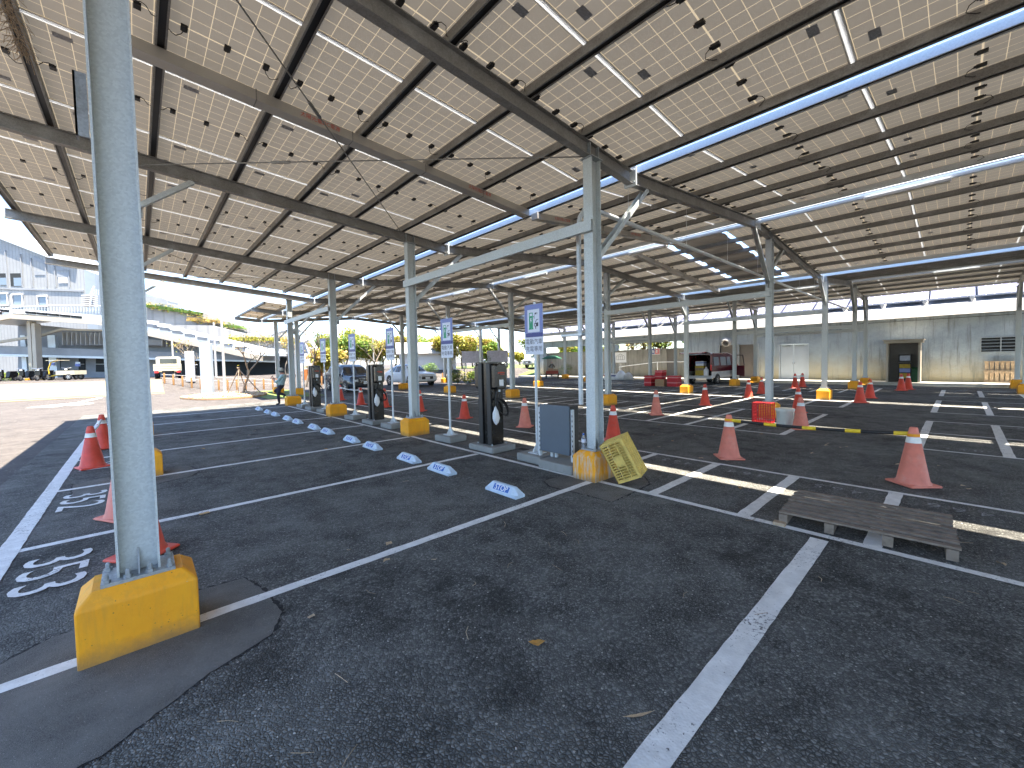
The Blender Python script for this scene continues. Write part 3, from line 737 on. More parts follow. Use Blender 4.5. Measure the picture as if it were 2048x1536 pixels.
# ------------------------------------------------------------------ EV charging signs
def sign_part(t, name, polys, z, m):
    f = frame((-.030 - z, 0, 2.19), (0, -1, 0), (0, 0, 1)); b = MB()
    for p in polys: b.add([(x, y, 0) for x, y in p], [tuple(range(len(p)))])
    o = b.build(name, M[m], t); o.matrix_local = f; return o
def rc(x0, x1, y0, y1): return [(x0, y0), (x1, y0), (x1, y1), (x0, y1)]
def ev_sign():
    t = thing('charging_sign', 'x', 'sign')
    b = MB(); b.bbox(-.22, .22, -.28, .28, 0, .13, .012); b.build('plinth', M['concrete'], t)
    b = MB(); b.box(-.11, .11, -.11, .11, .13, .142)
    for a in range(4):
        m = Matrix.Rotation(a * math.pi / 2, 3, 'Z')
        b.add([m @ Vector(p) for p in ((.02, -.004, .142), (.11, -.004, .142), (.02, -.004, .28), (.02, .004, .142), (.11, .004, .142), (.02, .004, .28))], [(0, 1, 2), (3, 5, 4), (1, 4, 5, 2), (0, 3, 4, 1)])
    b.build('base_plate', M['galv_light'], t)
    b = MB(); b.tube([(0, 0, .14), (0, 0, 2.64)], .024, 12); b.build('post', M['galv_light'], t)
    b = MB(); b.box(-.030, -.026, -.21, .21, 1.775, 2.605); b.build('plate', M['white'], t)
    sign_part(t, 'blue_field', [rc(-.208, .208, -.055, .413)], .001, 'signblue'); sign_part(t, 'navy_band', [rc(-.208, .208, -.125, -.056)], .0012, 'signnavy')
    sign_part(t, 'text_field', [rc(-.208, .208, -.413, -.126)], .001, 'signwhite'); sign_part(t, 'white_panel', [rc(-.14, .135, -.045, .33)], .002, 'signwhite')
    X = lambda px: (px - 450) / 370 * .42; Y = lambda py: (725 - py) / 1050 * .83
    q = lambda pts: [(X(a), Y(c)) for a, c in pts]
    sign_part(t, 'pump_symbol', [q([(350, 722), (445, 722), (445, 695), (350, 695)]), q([(360, 694), (438, 694), (438, 440), (360, 440)]), q([(360, 439), (375, 439), (375, 370), (360, 370)]), q([(424, 439), (438, 439), (438, 370), (424, 370)]), q([(376, 388), (423, 388), (423, 370), (376, 370)]), q([(439, 470), (462, 470), (462, 455), (439, 455)])], .003, 'signgreen')
    sign_part(t, 'bolt_symbol', [q([(392, 480), (410, 480), (402, 525), (415, 525), (392, 600), (398, 545), (383, 545)])], .004, 'signwhite')
    sign_part(t, 'car_symbol', [q([(465, 600), (545, 585), (545, 665), (500, 668), (500, 715), (485, 715), (485, 668), (465, 660)]), q([(480, 590), (505, 525), (548, 515), (548, 528), (512, 538), (494, 588)]), q([(470, 415), (480, 385), (500, 375), (500, 415)]), q([(501, 385), (530, 380), (530, 390), (501, 395)]), q([(501, 405), (530, 402), (530, 411), (501, 415)]), q([(462, 505), (470, 505), (470, 420), (462, 420)])], .003, 'signink')
    sign_part(t, 'headlamp_symbol', [q([(488 + 14 * math.cos(a * .7854), 635 - 24 * math.sin(a * .7854)) for a in range(8)][::-1])], .004, 'signwhite')
    for s, yy in (('電動汽車', -.205), ('充電專用', -.325)):
        text('lettering', s, .096, M['signink'], t, frame((-.0325, 0, 2.19 + yy), (0, -1, 0), (0, 0, 1)))
    return t
sg = ev_sign()
for i, (y, lb) in enumerate(((1.37, 'tall blue and white charging sign beside the grey switch box'), (3.95, 'charging sign just left of the nearest black charger'), (6.6, 'charging sign right of the second black charger'),
                             (9.15, 'charging sign left of the second black charger'), (11.8, 'charging sign right of the third black charger'), (14.3, 'farthest charging sign, beside the leaning man\'s column'))):
    o = sg if i == 0 else copy_tree(sg); o.location = (.62, y, 0); o.rotation_euler.z = (0, .05, .06, .10, .12, .1)[i]
    tag(o, lb, 'sign', 'charging signs along the row')

# ------------------------------------------------------------------ EV chargers
FIN_ = mat('charger_fin', (.018, .018, .019), .45)
def charger():
    t = thing('ev_charger', 'x', 'ev charger')
    b = MB(); b.bbox(-.28, .30, -.36, .36, 0, .115, .015); b.build('plinth', M['concrete'], t)
    b = MB(); b.box(-.125, .15, -.18, .18, .115, 1.65); b.build('pillar', M['blackgloss'], t)
    for ya, yb in ((-.18, -.075), (.065, .18)):
        b = MB(); b.bbox(-.155, -.126, ya, yb, .12, 1.645, .004); b.build('front_fin', FIN_, t)
    b = MB(); b.box(-.16, .17, -.19, .19, 1.651, 1.665); b.build('top_cap', M['blackgloss'], t)
    b = MB()
    for bx in (-.16, .19):
        for by in (-.21, .21): b.lathe([(.014, 0), (.014, .02), (.008, .03)], 6, (bx, by, .115), 0, False)
    b.build('anchor_bolts', M['galv'], t)
    for s in (-1, 1):
        w_ = MB(); y0, y1 = sorted((s * .182, s * .30))
        prof = [(-.13, 1.20), (-.10, 1.16), (.11, 1.16), (.14, 1.20), (.14, 1.60), (.10, 1.635), (-.10, 1.635), (-.13, 1.60)]
        ins = [(x * .86, 1.40 + (z - 1.40) * .90) for x, z in prof]
        rings = [[(x, s * .182, z) for x, z in prof], [(x, s * .29, z) for x, z in prof], [(x, s * .335, z) for x, z in ins]]
        if s > 0: rings = [list(reversed(r)) for r in rings]
        w_.loft(rings); o = w_.build('wall_box', M['blackgloss'], t)
        w_ = MB(); w_.box(-.06, .04, min(s * .336, s * .3385), max(s * .336, s * .3385), 1.22, 1.34); w_.build('label_plate', M['white'], o)
        w_ = MB(); w_.box(-.09, .07, min(s * .336, s * .338), max(s * .336, s * .338), 1.455, 1.475); w_.box(-.05, .07, min(s * .336, s * .338), max(s * .336, s * .338), 1.43, 1.44); w_.build('red_mark', M['redink'], o)
        w_ = MB(); w_.lathe([(.02, 0), (.02, .05)], 8, (.02, s * .24, 1.11)); w_.build('cable_gland', M['white'], o)
        cb = MB()
        pts = [Vector((.02, s * .24, 1.12)), Vector((.015, s * .25, 1.02)), Vector((-.05, s * .26, .95))]
        for k in range(44):
            a = 2 * math.pi * k / 16; rr = .155 + .012 * math.sin(k * .9)
            pts.append(Vector((.06 - rr * math.cos(a) * .9, s * (.235 + .0014 * k), .82 + rr * math.sin(a + .6) * 1.05)))
        cb.tube(pts, .011, 6); cb.build('charging_cable', M['black'], t)
    g = MB(); pr = []
    r = random.Random(4)
    for z, wd in ((.86, .012), (.82, .035), (.72, .075), (.62, .085), (.54, .055), (.50, .01)):
        pr.append([(-.07 + wd * math.cos(a) * (1 + r.uniform(-.2, .2)), -.235 + .4 * wd * math.sin(a), z) for a in [2 * math.pi * k / 10 for k in range(10)]])
    g.loft(pr, sm=True); g.build('plastic_bag', M['white'], t)
    g = MB(); g.tube([(-.05, -.25, 1.12), (-.09, -.245, 1.0), (-.07, -.24, .87)], .011, 6); g.build('hanging_cable', M['black'], t)
    return t
ch = charger()
for i, (y, lb) in enumerate(((2.62, 'nearest black charging post with coiled cables and a white bag'), (7.72, 'second black charging post from the camera'), (13.1, 'farthest black charging post, before the dark car'))):
    o = ch if i == 0 else copy_tree(ch); o.location = (.66, y, 0); tag(o, lb, 'ev charger', 'charging posts')

# ------------------------------------------------------------------ switch box, bottle, crates, pallet, bucket
t = thing('switch_box', 'grey metal switch box on legs beside the crate column', 'switch box', (.55, .82, 0))
b = MB(); b.bbox(-.28, .27, -.47, .20, 0, .14, .012); b.build('plinth', M['concrete'], t)
b = MB(); b.bbox(-.12, -.09, -.30, .30, .24, .985, .006); b.build('door', M['boxgrey'], t)
b = MB(); b.box(-.09, .10, -.30, .30, .25, .975); b.build('cabinet', M['boxdark'], t)
for y in (-.335, .335):
    o = MB(); o.beam((-.06, y, .14), (-.06, y, .93), cprof(.045, .04, .004), (1, 0, 0)); st = o.build('strut_leg', M['galv_light'], t)
    for k in range(9):
        h = MB(); h.box(-.092, -.0905, y - .006 if y > 0 else y - .006, y + .006, .22 + k * .075, .25 + k * .075); h.build('slot', M['black'], st)
o = MB(); o.tube([(.02, .08, .14), (.02, .08, .25)], .03, 10); o.tube([(.02, .17, .14), (.02, .17, .25)], .03, 10); o.build('conduit', M['galv_light'], t)
t = thing('water_bottle', 'clear plastic water bottle standing on the scraped footing', 'bottle', (.36, .20, .402))
m_, N_, L_, B_ = newmat('clear_plastic'); B_.inputs['Base Color'].default_value = (.85, .9, .95, 1); B_.inputs['Transmission Weight'].default_value = .8; B_.inputs['Roughness'].default_value = .15; B_.inputs['IOR'].default_value = 1.2
b = MB(); b.lathe([(.028, 0), (.031, .01), (.029, .04), (.031, .06), (.029, .09), (.031, .15), (.026, .175), (.013, .20), (.013, .212)], 16); b.build('bottle_body', m_, t)
b = MB(); b.lathe([(.0315, .10), (.0318, .15)], 16, cap=False); b.build('bottle_label', M['signwhite'], t)
b = MB(); b.lathe([(.015, .205), (.015, .225)], 12); b.build('cap', M['bluepaint'], t)

def lattice(b, o, e1, e2, nn, n1, n2, bw=.012, th=.012, rim=.025, m=0):
    o, e1, e2, nn = Vector(o), Vector(e1), Vector(e2), Vector(nn).normalized()
    def bar(p, q, wd):
        p, q = Vector(p), Vector(q); d = (q - p).normalized(); s_ = d.cross(nn).normalized()
        b.loft([[p + s_ * wd / 2, p - s_ * wd / 2, p - s_ * wd / 2 - nn * th, p + s_ * wd / 2 - nn * th], [q + s_ * wd / 2, q - s_ * wd / 2, q - s_ * wd / 2 - nn * th, q + s_ * wd / 2 - nn * th]], m)
    u1, u2 = e1.normalized(), e2.normalized(); r_ = rim / 2
    for i in range(n1 + 1):
        f = i / n1; wd = rim if i in (0, n1) else bw
        p = o + e1 * f + (u1 * r_ if i == 0 else -u1 * r_ if i == n1 else Vector())
        bar(p, p + e2, wd)
    for i in range(n2 + 1):
        f = i / n2; wd = rim if i in (0, n2) else bw
        p = o + e2 * f + (u2 * r_ if i == 0 else -u2 * r_ if i == n2 else Vector()) - nn * .0007
        bar(p, p + e1, wd)
def crate(label, o, A_, B_, C_, mtl, open_face=None, n=(9, 5, 12), slots=True):
    # o is one corner, A_, B_, C_ the three edge vectors
    t = thing('plastic_crate', label, 'crate', o)
    A_, B_, C_ = Vector(A_), Vector(B_), Vector(C_); z = Vector((0, 0, 0)); na, nb, nc = n
    fc = {'front': (z, A_, C_, -B_, na, nc), 'back': (B_, A_, C_, B_, na, nc), 'left': (z, B_, C_, -A_, nb, nc), 'right': (A_, B_, C_, A_, nb, nc), 'bottom': (z, A_, B_, -C_, na, nb), 'top': (C_, A_, B_, C_, na, nb)}
    for k, (p, e1, e2, nn, a, c) in fc.items():
        if k == open_face: continue
        b = MB(); lattice(b, p, e1, e2, nn, a, c); b.build('lattice_side', mtl, t)
    return t
def cv(u, v, w_): return rt * u + up * v + fw * w_
cc = cv(.25, -.5, -.06).normalized(); aa = cv(.23, .14, -.2); aa = (aa - cc * aa.dot(cc)).normalized(); bb = cc.cross(aa)
if bb.dot(fw) < 0: bb = -bb
D0 = Vector((.37, -.36, .012))
# edges: a (short, slotted face), b (short, lattice face), c (long, pointing down to the ground)
tc = crate('yellow plastic crate tipped against the scraped footing', D0 - cc * .56, aa * .335, bb * .26, cc * .56, M['crateyellow'], 'right', (3, 4, 16))
b = MB(); o_ = aa * .333
b.add([o_, o_ + bb * .26, o_ + bb * .26 + cc * .56, o_ + cc * .56], [(0, 1, 2, 3)])
for k in range(6):
    q_ = aa * .335 + cc * (.05 + k * .092); b.loft([[q_, q_ + cc * .012, q_ + cc * .012 + aa * .01, q_ + aa * .01], [q_ + bb * .26, q_ + bb * .26 + cc * .012, q_ + bb * .26 + cc * .012 + aa * .01, q_ + bb * .26 + aa * .01]])
for k in range(5):
    q_ = aa * .335 + bb * (.0 + k * .062); b.loft([[q_, q_ + bb * .012, q_ + bb * .012 + aa * .008, q_ + aa * .008], [q_ + cc * .56, q_ + cc * .56 + bb * .012, q_ + cc * .56 + bb * .012 + aa * .008, q_ + cc * .56 + aa * .008]])
b.build('ribbed_base', M['crateyellow'], tc)
b = MB(); o_ = bb * .245
b.add([o_, o_ + aa * .335, o_ + aa * .335 + cc * .56, o_ + cc * .56], [(0, 1, 2, 3)]); b.build('inner_panel', M['crateyellow'], tc)
b = MB(); o_ = aa * .10 + cc * .22 - bb * .002
b.add([o_, o_ + aa * .135, o_ + aa * .135 + cc * .12, o_ + cc * .12], [(0, 1, 2, 3)]); b.build('maker_panel', M['crateyellow'], tc)
tr_ = crate('red plastic crate on its side against a column', (7.05, -.30, .012), (.0, .42, 0), (.33, .0, 0), (0, 0, .50), M['cratered'], 'left', (8, 6, 6))
b = MB(); b.lathe([(.115, 0), (.135, .02), (.15, .24), (.158, .245), (.158, .27), (.15, .27)], 24); 
t = thing('paint_bucket', 'white plastic bucket with wire handle beside the red crate', 'bucket', (6.95, -.62, .01))
t.scale = (1.22, 1.22, 1.45); b.build('pail', M['bucket'], t)
b = MB(); b.lathe([(.162, .262), (.162, .282), (.10, .286)], 24); b.build('lid', M['bucket'], t)
b = MB(); b.tube([(-.02 + .15 * math.cos(a), -.165, .25 - .17 * math.sin(a)) for a in [math.pi * k / 10 for k in range(11)]], .004, 5); b.build('handle', M['galv'], t)
t = thing('wooden_pallet', 'weathered wooden pallet lying on the scooter bays', 'pallet', (.855, -2.77, .008), .06)
r = random.Random(8)
for i in range(8):
    x = -.45 + i * .1235; b = MB(); b.cbox((x + .045, r.uniform(-.01, .01), .104 + r.uniform(-.003, .003)), (.068 + r.uniform(-.010, .006), 1.22 + r.uniform(-.015, .015), .017), 0, Matrix.Rotation(r.uniform(-.012, .012), 3, 'Z')); b.build('deck_board', M['wood'], t)
for y in (-.57, -.19, .21, .57):
    b = MB(); b.box(-.45, .45, y - .035, y + .035, .004, .094); b.build('stringer', M['wood'], t)
for zz in (0,):
    b = MB(); b.box(-.53, -.46, .54, .64, 0.0, .03); b.build('offcut', M['wood_pale'], t)

# ------------------------------------------------------------------ fallen leaves and twigs
def leaf(label, x, y, ln, wd, a, mk, curl=.02):
    b = MB(); n = 7; top = []; bot = []
    rr_ = random.Random(int(x * 977 + y * 331))
    for i in range(n + 1):
        u = i / n; h = wd / 2 * math.sin(math.pi * u) ** .7 * (1 + rr_.uniform(-.2, .2)) + .0015
        z = curl * (math.sin(u * 4.2 + a) * .5 + .5)
        top.append((u * ln - ln / 2, h, z + curl * .7)); bot.append((u * ln - ln / 2, -h, z + curl * .5 * rr_.random()))
    mid = [(p[0], 0, (p[2] + q[2]) / 2 - curl * .5 + .003) for p, q in zip(top, bot)]
    b.add(top + mid + bot, [(i, i + 1, n + 2 + i, n + 1 + i) for i in range(n)] + [(n + 1 + i, n + 2 + i, 2 * n + 3 + i, 2 * n + 2 + i) for i in range(n)], 0, True)
    o = b.build('fallen_leaf', M[mk], None, (x, y, .006)); o.rotation_euler.z = a
    return tag(o, label, 'leaf', 'fallen leaves')
leaf('curled orange dry leaf on the near asphalt', -2.61, -1.73, .10, .06, 2.4, 'leafdry', .014); leaf('pale dry leaf just above the long white stall line', -2.64, .13, .11, .05, .7, 'leafpale'); leaf('pale leaf scrap just below the long white stall line', -2.8, -.16, .09, .03, .5, 'leafpale')
leaf('long narrow dry leaf by the thick white line', -2.62, -2.40, .16, .018, 2.6, 'leafpale', .01)
leaf('yellow leaf beside the pallet end', .62, -3.62, .10, .045, .4, 'leafpale'); leaf('second yellow leaf beside the pallet end', .55, -3.82, .08, .04, 1.2, 'leafpale'); leaf('brown leaf between the pallet and the yellow crate', 1.25, -1.55, .10, .05, .2, 'leafdry')
rr = random.Random(21)
spots = []
for i in range(46):
    if i < 30: x, y = rr.uniform(2.5, 5.6), rr.uniform(-3.8, 5)
    else: x, y = rr.uniform(-3.6, 0), rr.uniform(-1.5, 9)
    spots.append((x, y))
for i, (x, y) in enumerate(spots):
    o = leaf('small dry leaf scattered on the asphalt', x, y, rr.uniform(.04, .09), rr.uniform(.015, .04), rr.uniform(0, 6), rr.choice(('leafdry', 'leafpale', 'leafpale')), .012); o['group'] = 'small scattered leaves'
for i in range(26):
    x, y = (rr.uniform(-4.2, -1.6), rr.uniform(-2.4, -.2)) if i < 14 else (rr.uniform(-2.5, 3), rr.uniform(-3.6, 2)); a = rr.uniform(0, 6); l = rr.uniform(.05, .16)
    b = MB(); b.tube([(0, 0, .004), (l / 2, rr.uniform(-.02, .02), .008), (l, 0, .004)], .0018, 4); o = b.build('twig', M['twig'] if i % 3 else M['leafpale'], None, (x, y, .004)); o.rotation_euler.z = a
    tag(o, 'thin dry twig on the asphalt', 'twig', 'dry twigs on the asphalt')
b = MB(); b.add([(-.05, -.03, .0105), (.05, -.03, .0105), (.05, .03, .0105), (-.05, .03, .0105)], [(0, 1, 2, 3)]); o = b.build('yellow_tape', mat('tape', (.50, .29, .08), .6), None, (-3.79, 2.42, 0)); o.rotation_euler.z = .2; tag(o, 'short strip of orange tape across the second stall line', 'tape')
# ------------------------------------------------------------------ people
def skin_body(name, joints, edges, parent, mats, assign, sub=2):
    # joints: {name: (pos, radius)}, grown with a Skin modifier into one continuous surface
    names = list(joints); idx = {n: i for i, n in enumerate(names)}
    me = bpy.data.meshes.new(name); me.from_pydata([joints[n][0] for n in names], [(idx[a], idx[b]) for a, b in edges], [])
    o = bpy.data.objects.new(name, me); C.objects.link(o)
    o.modifiers.new('skin', 'SKIN').use_smooth_shade = True
    sv = me.skin_vertices[0].data
    for i, n in enumerate(names):
        rd = joints[n][1]; sv[i].radius = rd if isinstance(rd, tuple) else (rd, rd); sv[i].use_root = (i == 0)
    s = o.modifiers.new('sub', 'SUBSURF'); s.levels = sub; s.render_levels = sub
    bpy.context.view_layer.update()
    dg = bpy.context.evaluated_depsgraph_get()
    m2 = bpy.data.meshes.new_from_object(o.evaluated_get(dg))
    bpy.data.objects.remove(o)
    m2.materials.clear()
    for m in mats: m2.materials.append(m)
    for p in m2.polygons: p.material_index = assign(p.center); p.use_smooth = True
    o = bpy.data.objects.new(name, m2); C.objects.link(o); o.parent = parent
    return o
M['shirt'] = mat('mint_shirt', (.36, .50, .50), .8, 0, .15, 12, .4, 25)
M['trousers'] = mat('navy_trousers', (.022, .020, .04), .85, 0, .3, 8, .4, 25)
M['capcloth'] = mat('cap_cloth', (.42, .41, .36), .85, 0, .15, 15)
M['shoe'] = mat('shoe', (.012, .012, .014), .5)
fx, fy = -.74, .67           # the man faces image-left
man = thing('person', 'man in pale cap and mint shirt leaning on a column, holding a phone', 'person', (.17, 16.10, .004), math.atan2(fy, fx))
# local X = forward, local Y = his left (away from the camera is -Y ... camera side is +Y)
J = {'pelvis': ((-.03, 0, .82), (.15, .115)), 'waist': ((-.07, 0, .96), (.145, .11)), 'chest': ((-.13, 0, 1.13), (.17, .115)), 'collar': ((-.15, 0, 1.27), (.10, .085)), 'neck': ((-.12, 0, 1.34), .052),
     'head': ((-.07, 0, 1.44), (.078, .092)), 'crown': ((-.065, 0, 1.53), (.07, .085)),
     'hipL': ((-.02, .09, .78), .092), 'kneeL': ((.04, .10, .43), .066), 'ankleL': ((.0, .10, .09), .046), 'toeL': ((.15, .11, .035), .034),
     'hipR': ((-.01, -.09, .77), .092), 'kneeR': ((.31, -.10, .60), .068), 'ankleR': ((-.16, -.10, .42), .047), 'toeR': ((-.06, -.10, .335), .034),
     'shL': ((-.15, .17, 1.22), .062), 'elL': ((.03, .23, .97), .048), 'wrL': ((.22, .13, 1.14), .032), 'palmL': ((.28, .10, 1.18), (.028, .018)),
     'shR': ((-.15, -.17, 1.22), .062), 'elR': ((.03, -.23, .96), .048), 'wrR': ((.22, -.10, 1.12), .032), 'palmR': ((.28, -.06, 1.16), (.028, .018))}
for s_, k in (('L', 1), ('R', -1)):
    px, py, pz_ = J['palm' + s_][0]
    for i in range(4):
        J['f%s%d' % (s_, i)] = ((px + .045 - .004 * abs(i - 1.5), py + k * (-.022 + .015 * i) - k * .02, pz_ + .018 + .006 * i), .009)
    J['th' + s_] = ((px + .01, py - k * .035, pz_ + .035), .009)
E_ = [('pelvis', 'waist'), ('waist', 'chest'), ('chest', 'collar'), ('collar', 'neck'), ('neck', 'head'), ('head', 'crown')]
for s_ in 'LR':
    E_ += [('pelvis', 'hip' + s_), ('hip' + s_, 'knee' + s_), ('knee' + s_, 'ankle' + s_), ('ankle' + s_, 'toe' + s_), ('collar', 'sh' + s_), ('sh' + s_, 'el' + s_), ('el' + s_, 'wr' + s_), ('wr' + s_, 'palm' + s_), ('palm' + s_, 'th' + s_)] + [('palm' + s_, 'f%s%d' % (s_, i)) for i in range(4)]
def man_mat(c):
    if c.z > 1.315 and c.x < .02: return 0
    if c.x > .085 and c.z > .9: return 0
    if c.z > .88: return 1
    if c.z < .085 or (c.x < .0 and c.z < .41 and c.y < -.02 and c.z > .28): return 3
    return 2
skin_body('body', J, E_, man, [M['skin'], M['shirt'], M['trousers'], M['shoe']], man_mat)
b = MB(); b.lathe([(.098, 1.475), (.100, 1.52), (.088, 1.57), (.05, 1.60), (.0, 1.606)], 16, (-.07, 0, 0)); b.loft([[(.015, -.07, 1.487), (.015, .07, 1.487), (.015, .07, 1.495), (.015, -.07, 1.495)], [(.10, -.05, 1.462), (.10, .05, 1.462), (.10, .05, 1.468), (.10, -.05, 1.468)]]); b.build('cap', M['capcloth'], man)
b = MB(); b.lathe([(.09, 1.40), (.094, 1.44), (.096, 1.478)], 14, (-.085, 0, 0), cap=False); b.build('hair', mat('grey_hair', (.09, .085, .08), .8), man)
b = MB(); b.cbox((.025, 0, 1.435), (.02, .016, .03)); b.build('nose', M['skin'], man)
o = MB(); o.cbox((0, 0, 0), (.012, .075, .15), 0, Matrix.Rotation(-.7, 3, 'Y')); ph = o.build('phone', M['blackgloss'], None)
ph.location = Vector((.17, 16.10, .004)) + Matrix.Rotation(math.atan2(fy, fx), 3, 'Z') @ Vector((.325, .02, 1.215)); ph.rotation_euler.z = math.atan2(fy, fx); tag(ph, 'dark phone held by the leaning man', 'phone')

# ------------------------------------------------------------------ vehicles
def wheel(parent, x, y, r, wd, side):
    o = thing('wheel', None, None); o.parent = parent; o.location = (x, y, r)
    Rm = Matrix.Rotation(math.pi / 2, 3, 'X')
    def add(name, prof, m, n=22):
        b = MB(); b.lathe(prof, n); b.v = [tuple(Rm @ Vector(v)) for v in b.v]; b.build(name, m, o)
    h = wd / 2
    add('tyre', [(r * .62, -h), (r * .93, -h), (r, -h * .75), (r, h * .75), (r * .93, h), (r * .62, h)], M['tyre'])
    add('rim', [(r * .61, -h * .7), (r * .64, -h * 1.02), (r * .58, -h * .98), (r * .5, -h * .7), (r * .5, h * .7), (r * .58, h * .98), (r * .64, h * 1.02), (r * .61, h * .7)], M['rim'], 18)
    b = MB()
    for k in range(5):
        a = k * 2 * math.pi / 5
        for yy in (-h * .9, h * .9): b.cbox((r * .3 * math.cos(a), yy, r * .3 * math.sin(a)), (r * .62, .02, .06), 0, Matrix.Rotation(-a, 3, 'Y'))
    b.build('spokes', M['rim'], o)
    return o
def lerp_st(st, x):
    for p, q in zip(st, st[1:]):
        if x <= q[0]:
            f = (x - p[0]) / (q[0] - p[0]); return [a + (c - a) * f for a, c in zip(p, q)]
    return list(st[-1])
def car(label, loc, rz, st, paint, wheels, r, glass, screen, rearscreen, group, lamps=True, name='parked_car', plate=True, cat='car', two=None):
    # local X runs from the rear (0) to the nose; st = (x, z0, zbelt, ztop, half width, half width at top)
    t = thing(name, label, cat, loc, rz, group)
    xs = sorted(set([s[0] for s in st] + rng(st[0][0], st[-1][0], .12)))
    rings = []
    for x in xs:
        _, z0, zb, zt, w_, wt = lerp_st(st, x); zm = z0 + (zb - z0) * .5
        rings.append([(x, -w_ * .9, z0), (x, w_ * .9, z0), (x, w_, z0 + .1), (x, w_ * 1.0, zm), (x, w_ * .97, zb), (x, wt, zt - .04), (x, wt * .82, zt), (x, 0, zt + .015), (x, -wt * .82, zt), (x, -wt, zt - .04), (x, -w_ * .97, zb), (x, -w_ * 1.0, zm), (x, -w_, z0 + .1)])
    b = MB(); b.loft(rings, 0, True, True)
    if two:
        for i, f in enumerate(b.f):
            zc = sum(b.v[k][2] for k in f) / len(f)
            if zc < two[1]: b.m[i] = 1
    b.build('body', [paint, two[0]] if two else paint, t)
    def sg_(x, f, s, e=.006):
        _, z0, zb, zt, w_, wt = lerp_st(st, x); y = w_ * .97 + (wt - w_ * .97) * f + e
        return (x, s * y, zb + (zt - .04 - zb) * f)
    for s in (-1, 1):
        for xa, xb in glass:
            b = MB(); k = 6; lo = [sg_(xa + (xb - xa) * i / k, .10, s) for i in range(k + 1)]; hi = [sg_(xa + (xb - xa) * i / k, .86, s) for i in range(k + 1)]
            b.add(lo + hi, [(i, i + 1, k + 2 + i, k + 1 + i) for i in range(k)]); b.build('side_window', M['glass'], t)
        for wx in wheels:
            b = MB(); b.lathe([(r * 1.16, 0), (r * 1.16, .012)], 24); _, z0, zb, zt, w_, wt = lerp_st(st, wx)
            b.v = [(v[0] + wx, s * (w_ * 1.0 - .004 + v[2]), v[1] + r) for v in b.v]; b.build('wheel_arch', M['black'], t)
            wheel(t, wx, s * (w_ - .06), r, .17, s)
        b = MB(); x = glass[-1][1] - .08; _, z0, zb, zt, w_, wt = lerp_st(st, x); b.bbox(x - .06, x + .06, min(s * (w_ - .02), s * (w_ + .14)), max(s * (w_ - .02), s * (w_ + .14)), zb + .02, zb + .16, .02); b.build('mirror', paint, t)
        b = MB(); b.box(glass[0][1] - .3, glass[0][1] - .14, min(s * (w_ - .01), s * (w_ + .012)), max(s * (w_ - .01), s * (w_ + .012)), zb - .10, zb - .07); b.build('door_handle', M['chrome'], t)
    for nm, (xa, xb) in (('windscreen', screen), ('rear_window', rearscreen)):
        b = MB(); k = 5; rows = []
        for i in range(k + 1):
            x = xa + (xb - xa) * i / k; _, z0, zb, zt, w_, wt = lerp_st(st, x); rows.append([(x, -wt * .86, zt + .004), (x, 0, zt + .022), (x, wt * .86, zt + .004)])
        b.add([p for q in rows for p in q], [(3 * i + j, 3 * i + j + 1, 3 * i + j + 4, 3 * i + j + 3) for i in range(k) for j in range(2)], 0, True); b.build(nm, M['glass'], t)
    xe = st[-1][0]; _, z0, zb, zt, w_, wt = st[-1]
    b = MB(); b.bbox(xe - .02, xe + .012, -w_ * .62, w_ * .62, z0 + .10, zt - .10, .01); b.build('grille', M['black'], t)
    b = MB()
    for i in range(3): b.box(xe + .012, xe + .018, -w_ * .58, w_ * .58, z0 + .22 + i * .10, z0 + .235 + i * .10)
    b.build('grille_bars', M['chrome'], t)
    for s in (-1, 1):
        b = MB(); b.bbox(xe - .22, xe + .004, min(s * w_ * .66, s * w_ * .99), max(s * w_ * .66, s * w_ * .99), zt - .20, zt - .05, .02); b.build('headlight', mat('lamp_lens', (.55, .58, .60), .15) if 'lamp_lens' not in bpy.data.materials else bpy.data.materials['lamp_lens'], t)
        b = MB(); x0_, _, zb0, zt0, w0, _ = st[0]; b.bbox(x0_ - .008, x0_ + .1, min(s * w0 * .7, s * w0 * .97), max(s * w0 * .7, s * w0 * .97), zb0 - .14, zb0 + .06, .01); b.build('tail_light', M['cratered'], t)
    for xx in (xe + .02, st[0][0] - .014):
        b = MB(); b.box(xx - .004, xx + .004, -.19, .19, z0 + .10, z0 + .26); b.build('number_plate', M['white'], t)
    return t
M['carpaint_dark'] = mat('dark_blue_paint', (.035, .045, .06), .12, .3, .1); M['carpaint_white'] = mat('white_car_paint', (.72, .74, .76), .15, 0, .04); M['carpaint_silver'] = mat('silver_paint', (.45, .46, .47), .25, .4, .05)
M['lamp'] = mat('lamp_lens', (.55, .58, .60), .15)
suv = [(0, .42, .95, 1.05, .80, .74), (.10, .34, 1.00, 1.15, .88, .76), (.55, .26, 1.02, 1.60, .91, .66), (1.2, .25, 1.01, 1.68, .92, .64), (2.3, .25, .98, 1.66, .92, .64), (2.75, .25, .97, 1.52, .92, .68), (3.4, .26, .97, 1.06, .92, .80), (4.2, .28, .90, .98, .90, .80), (4.42, .34, .72, .90, .84, .76), (4.5, .40, .62, .84, .74, .70)]
car('dark blue car with its nose towards the camera beyond the second charger', (5.72, 25.1, .0), -math.pi / 2 + .03, suv, M['carpaint_dark'], (.88, 3.55), .34, ((.62, 1.42), (1.50, 2.30), (2.36, 2.95)), (2.45, 3.32), (.15, .5), 'cars parked in the car park')
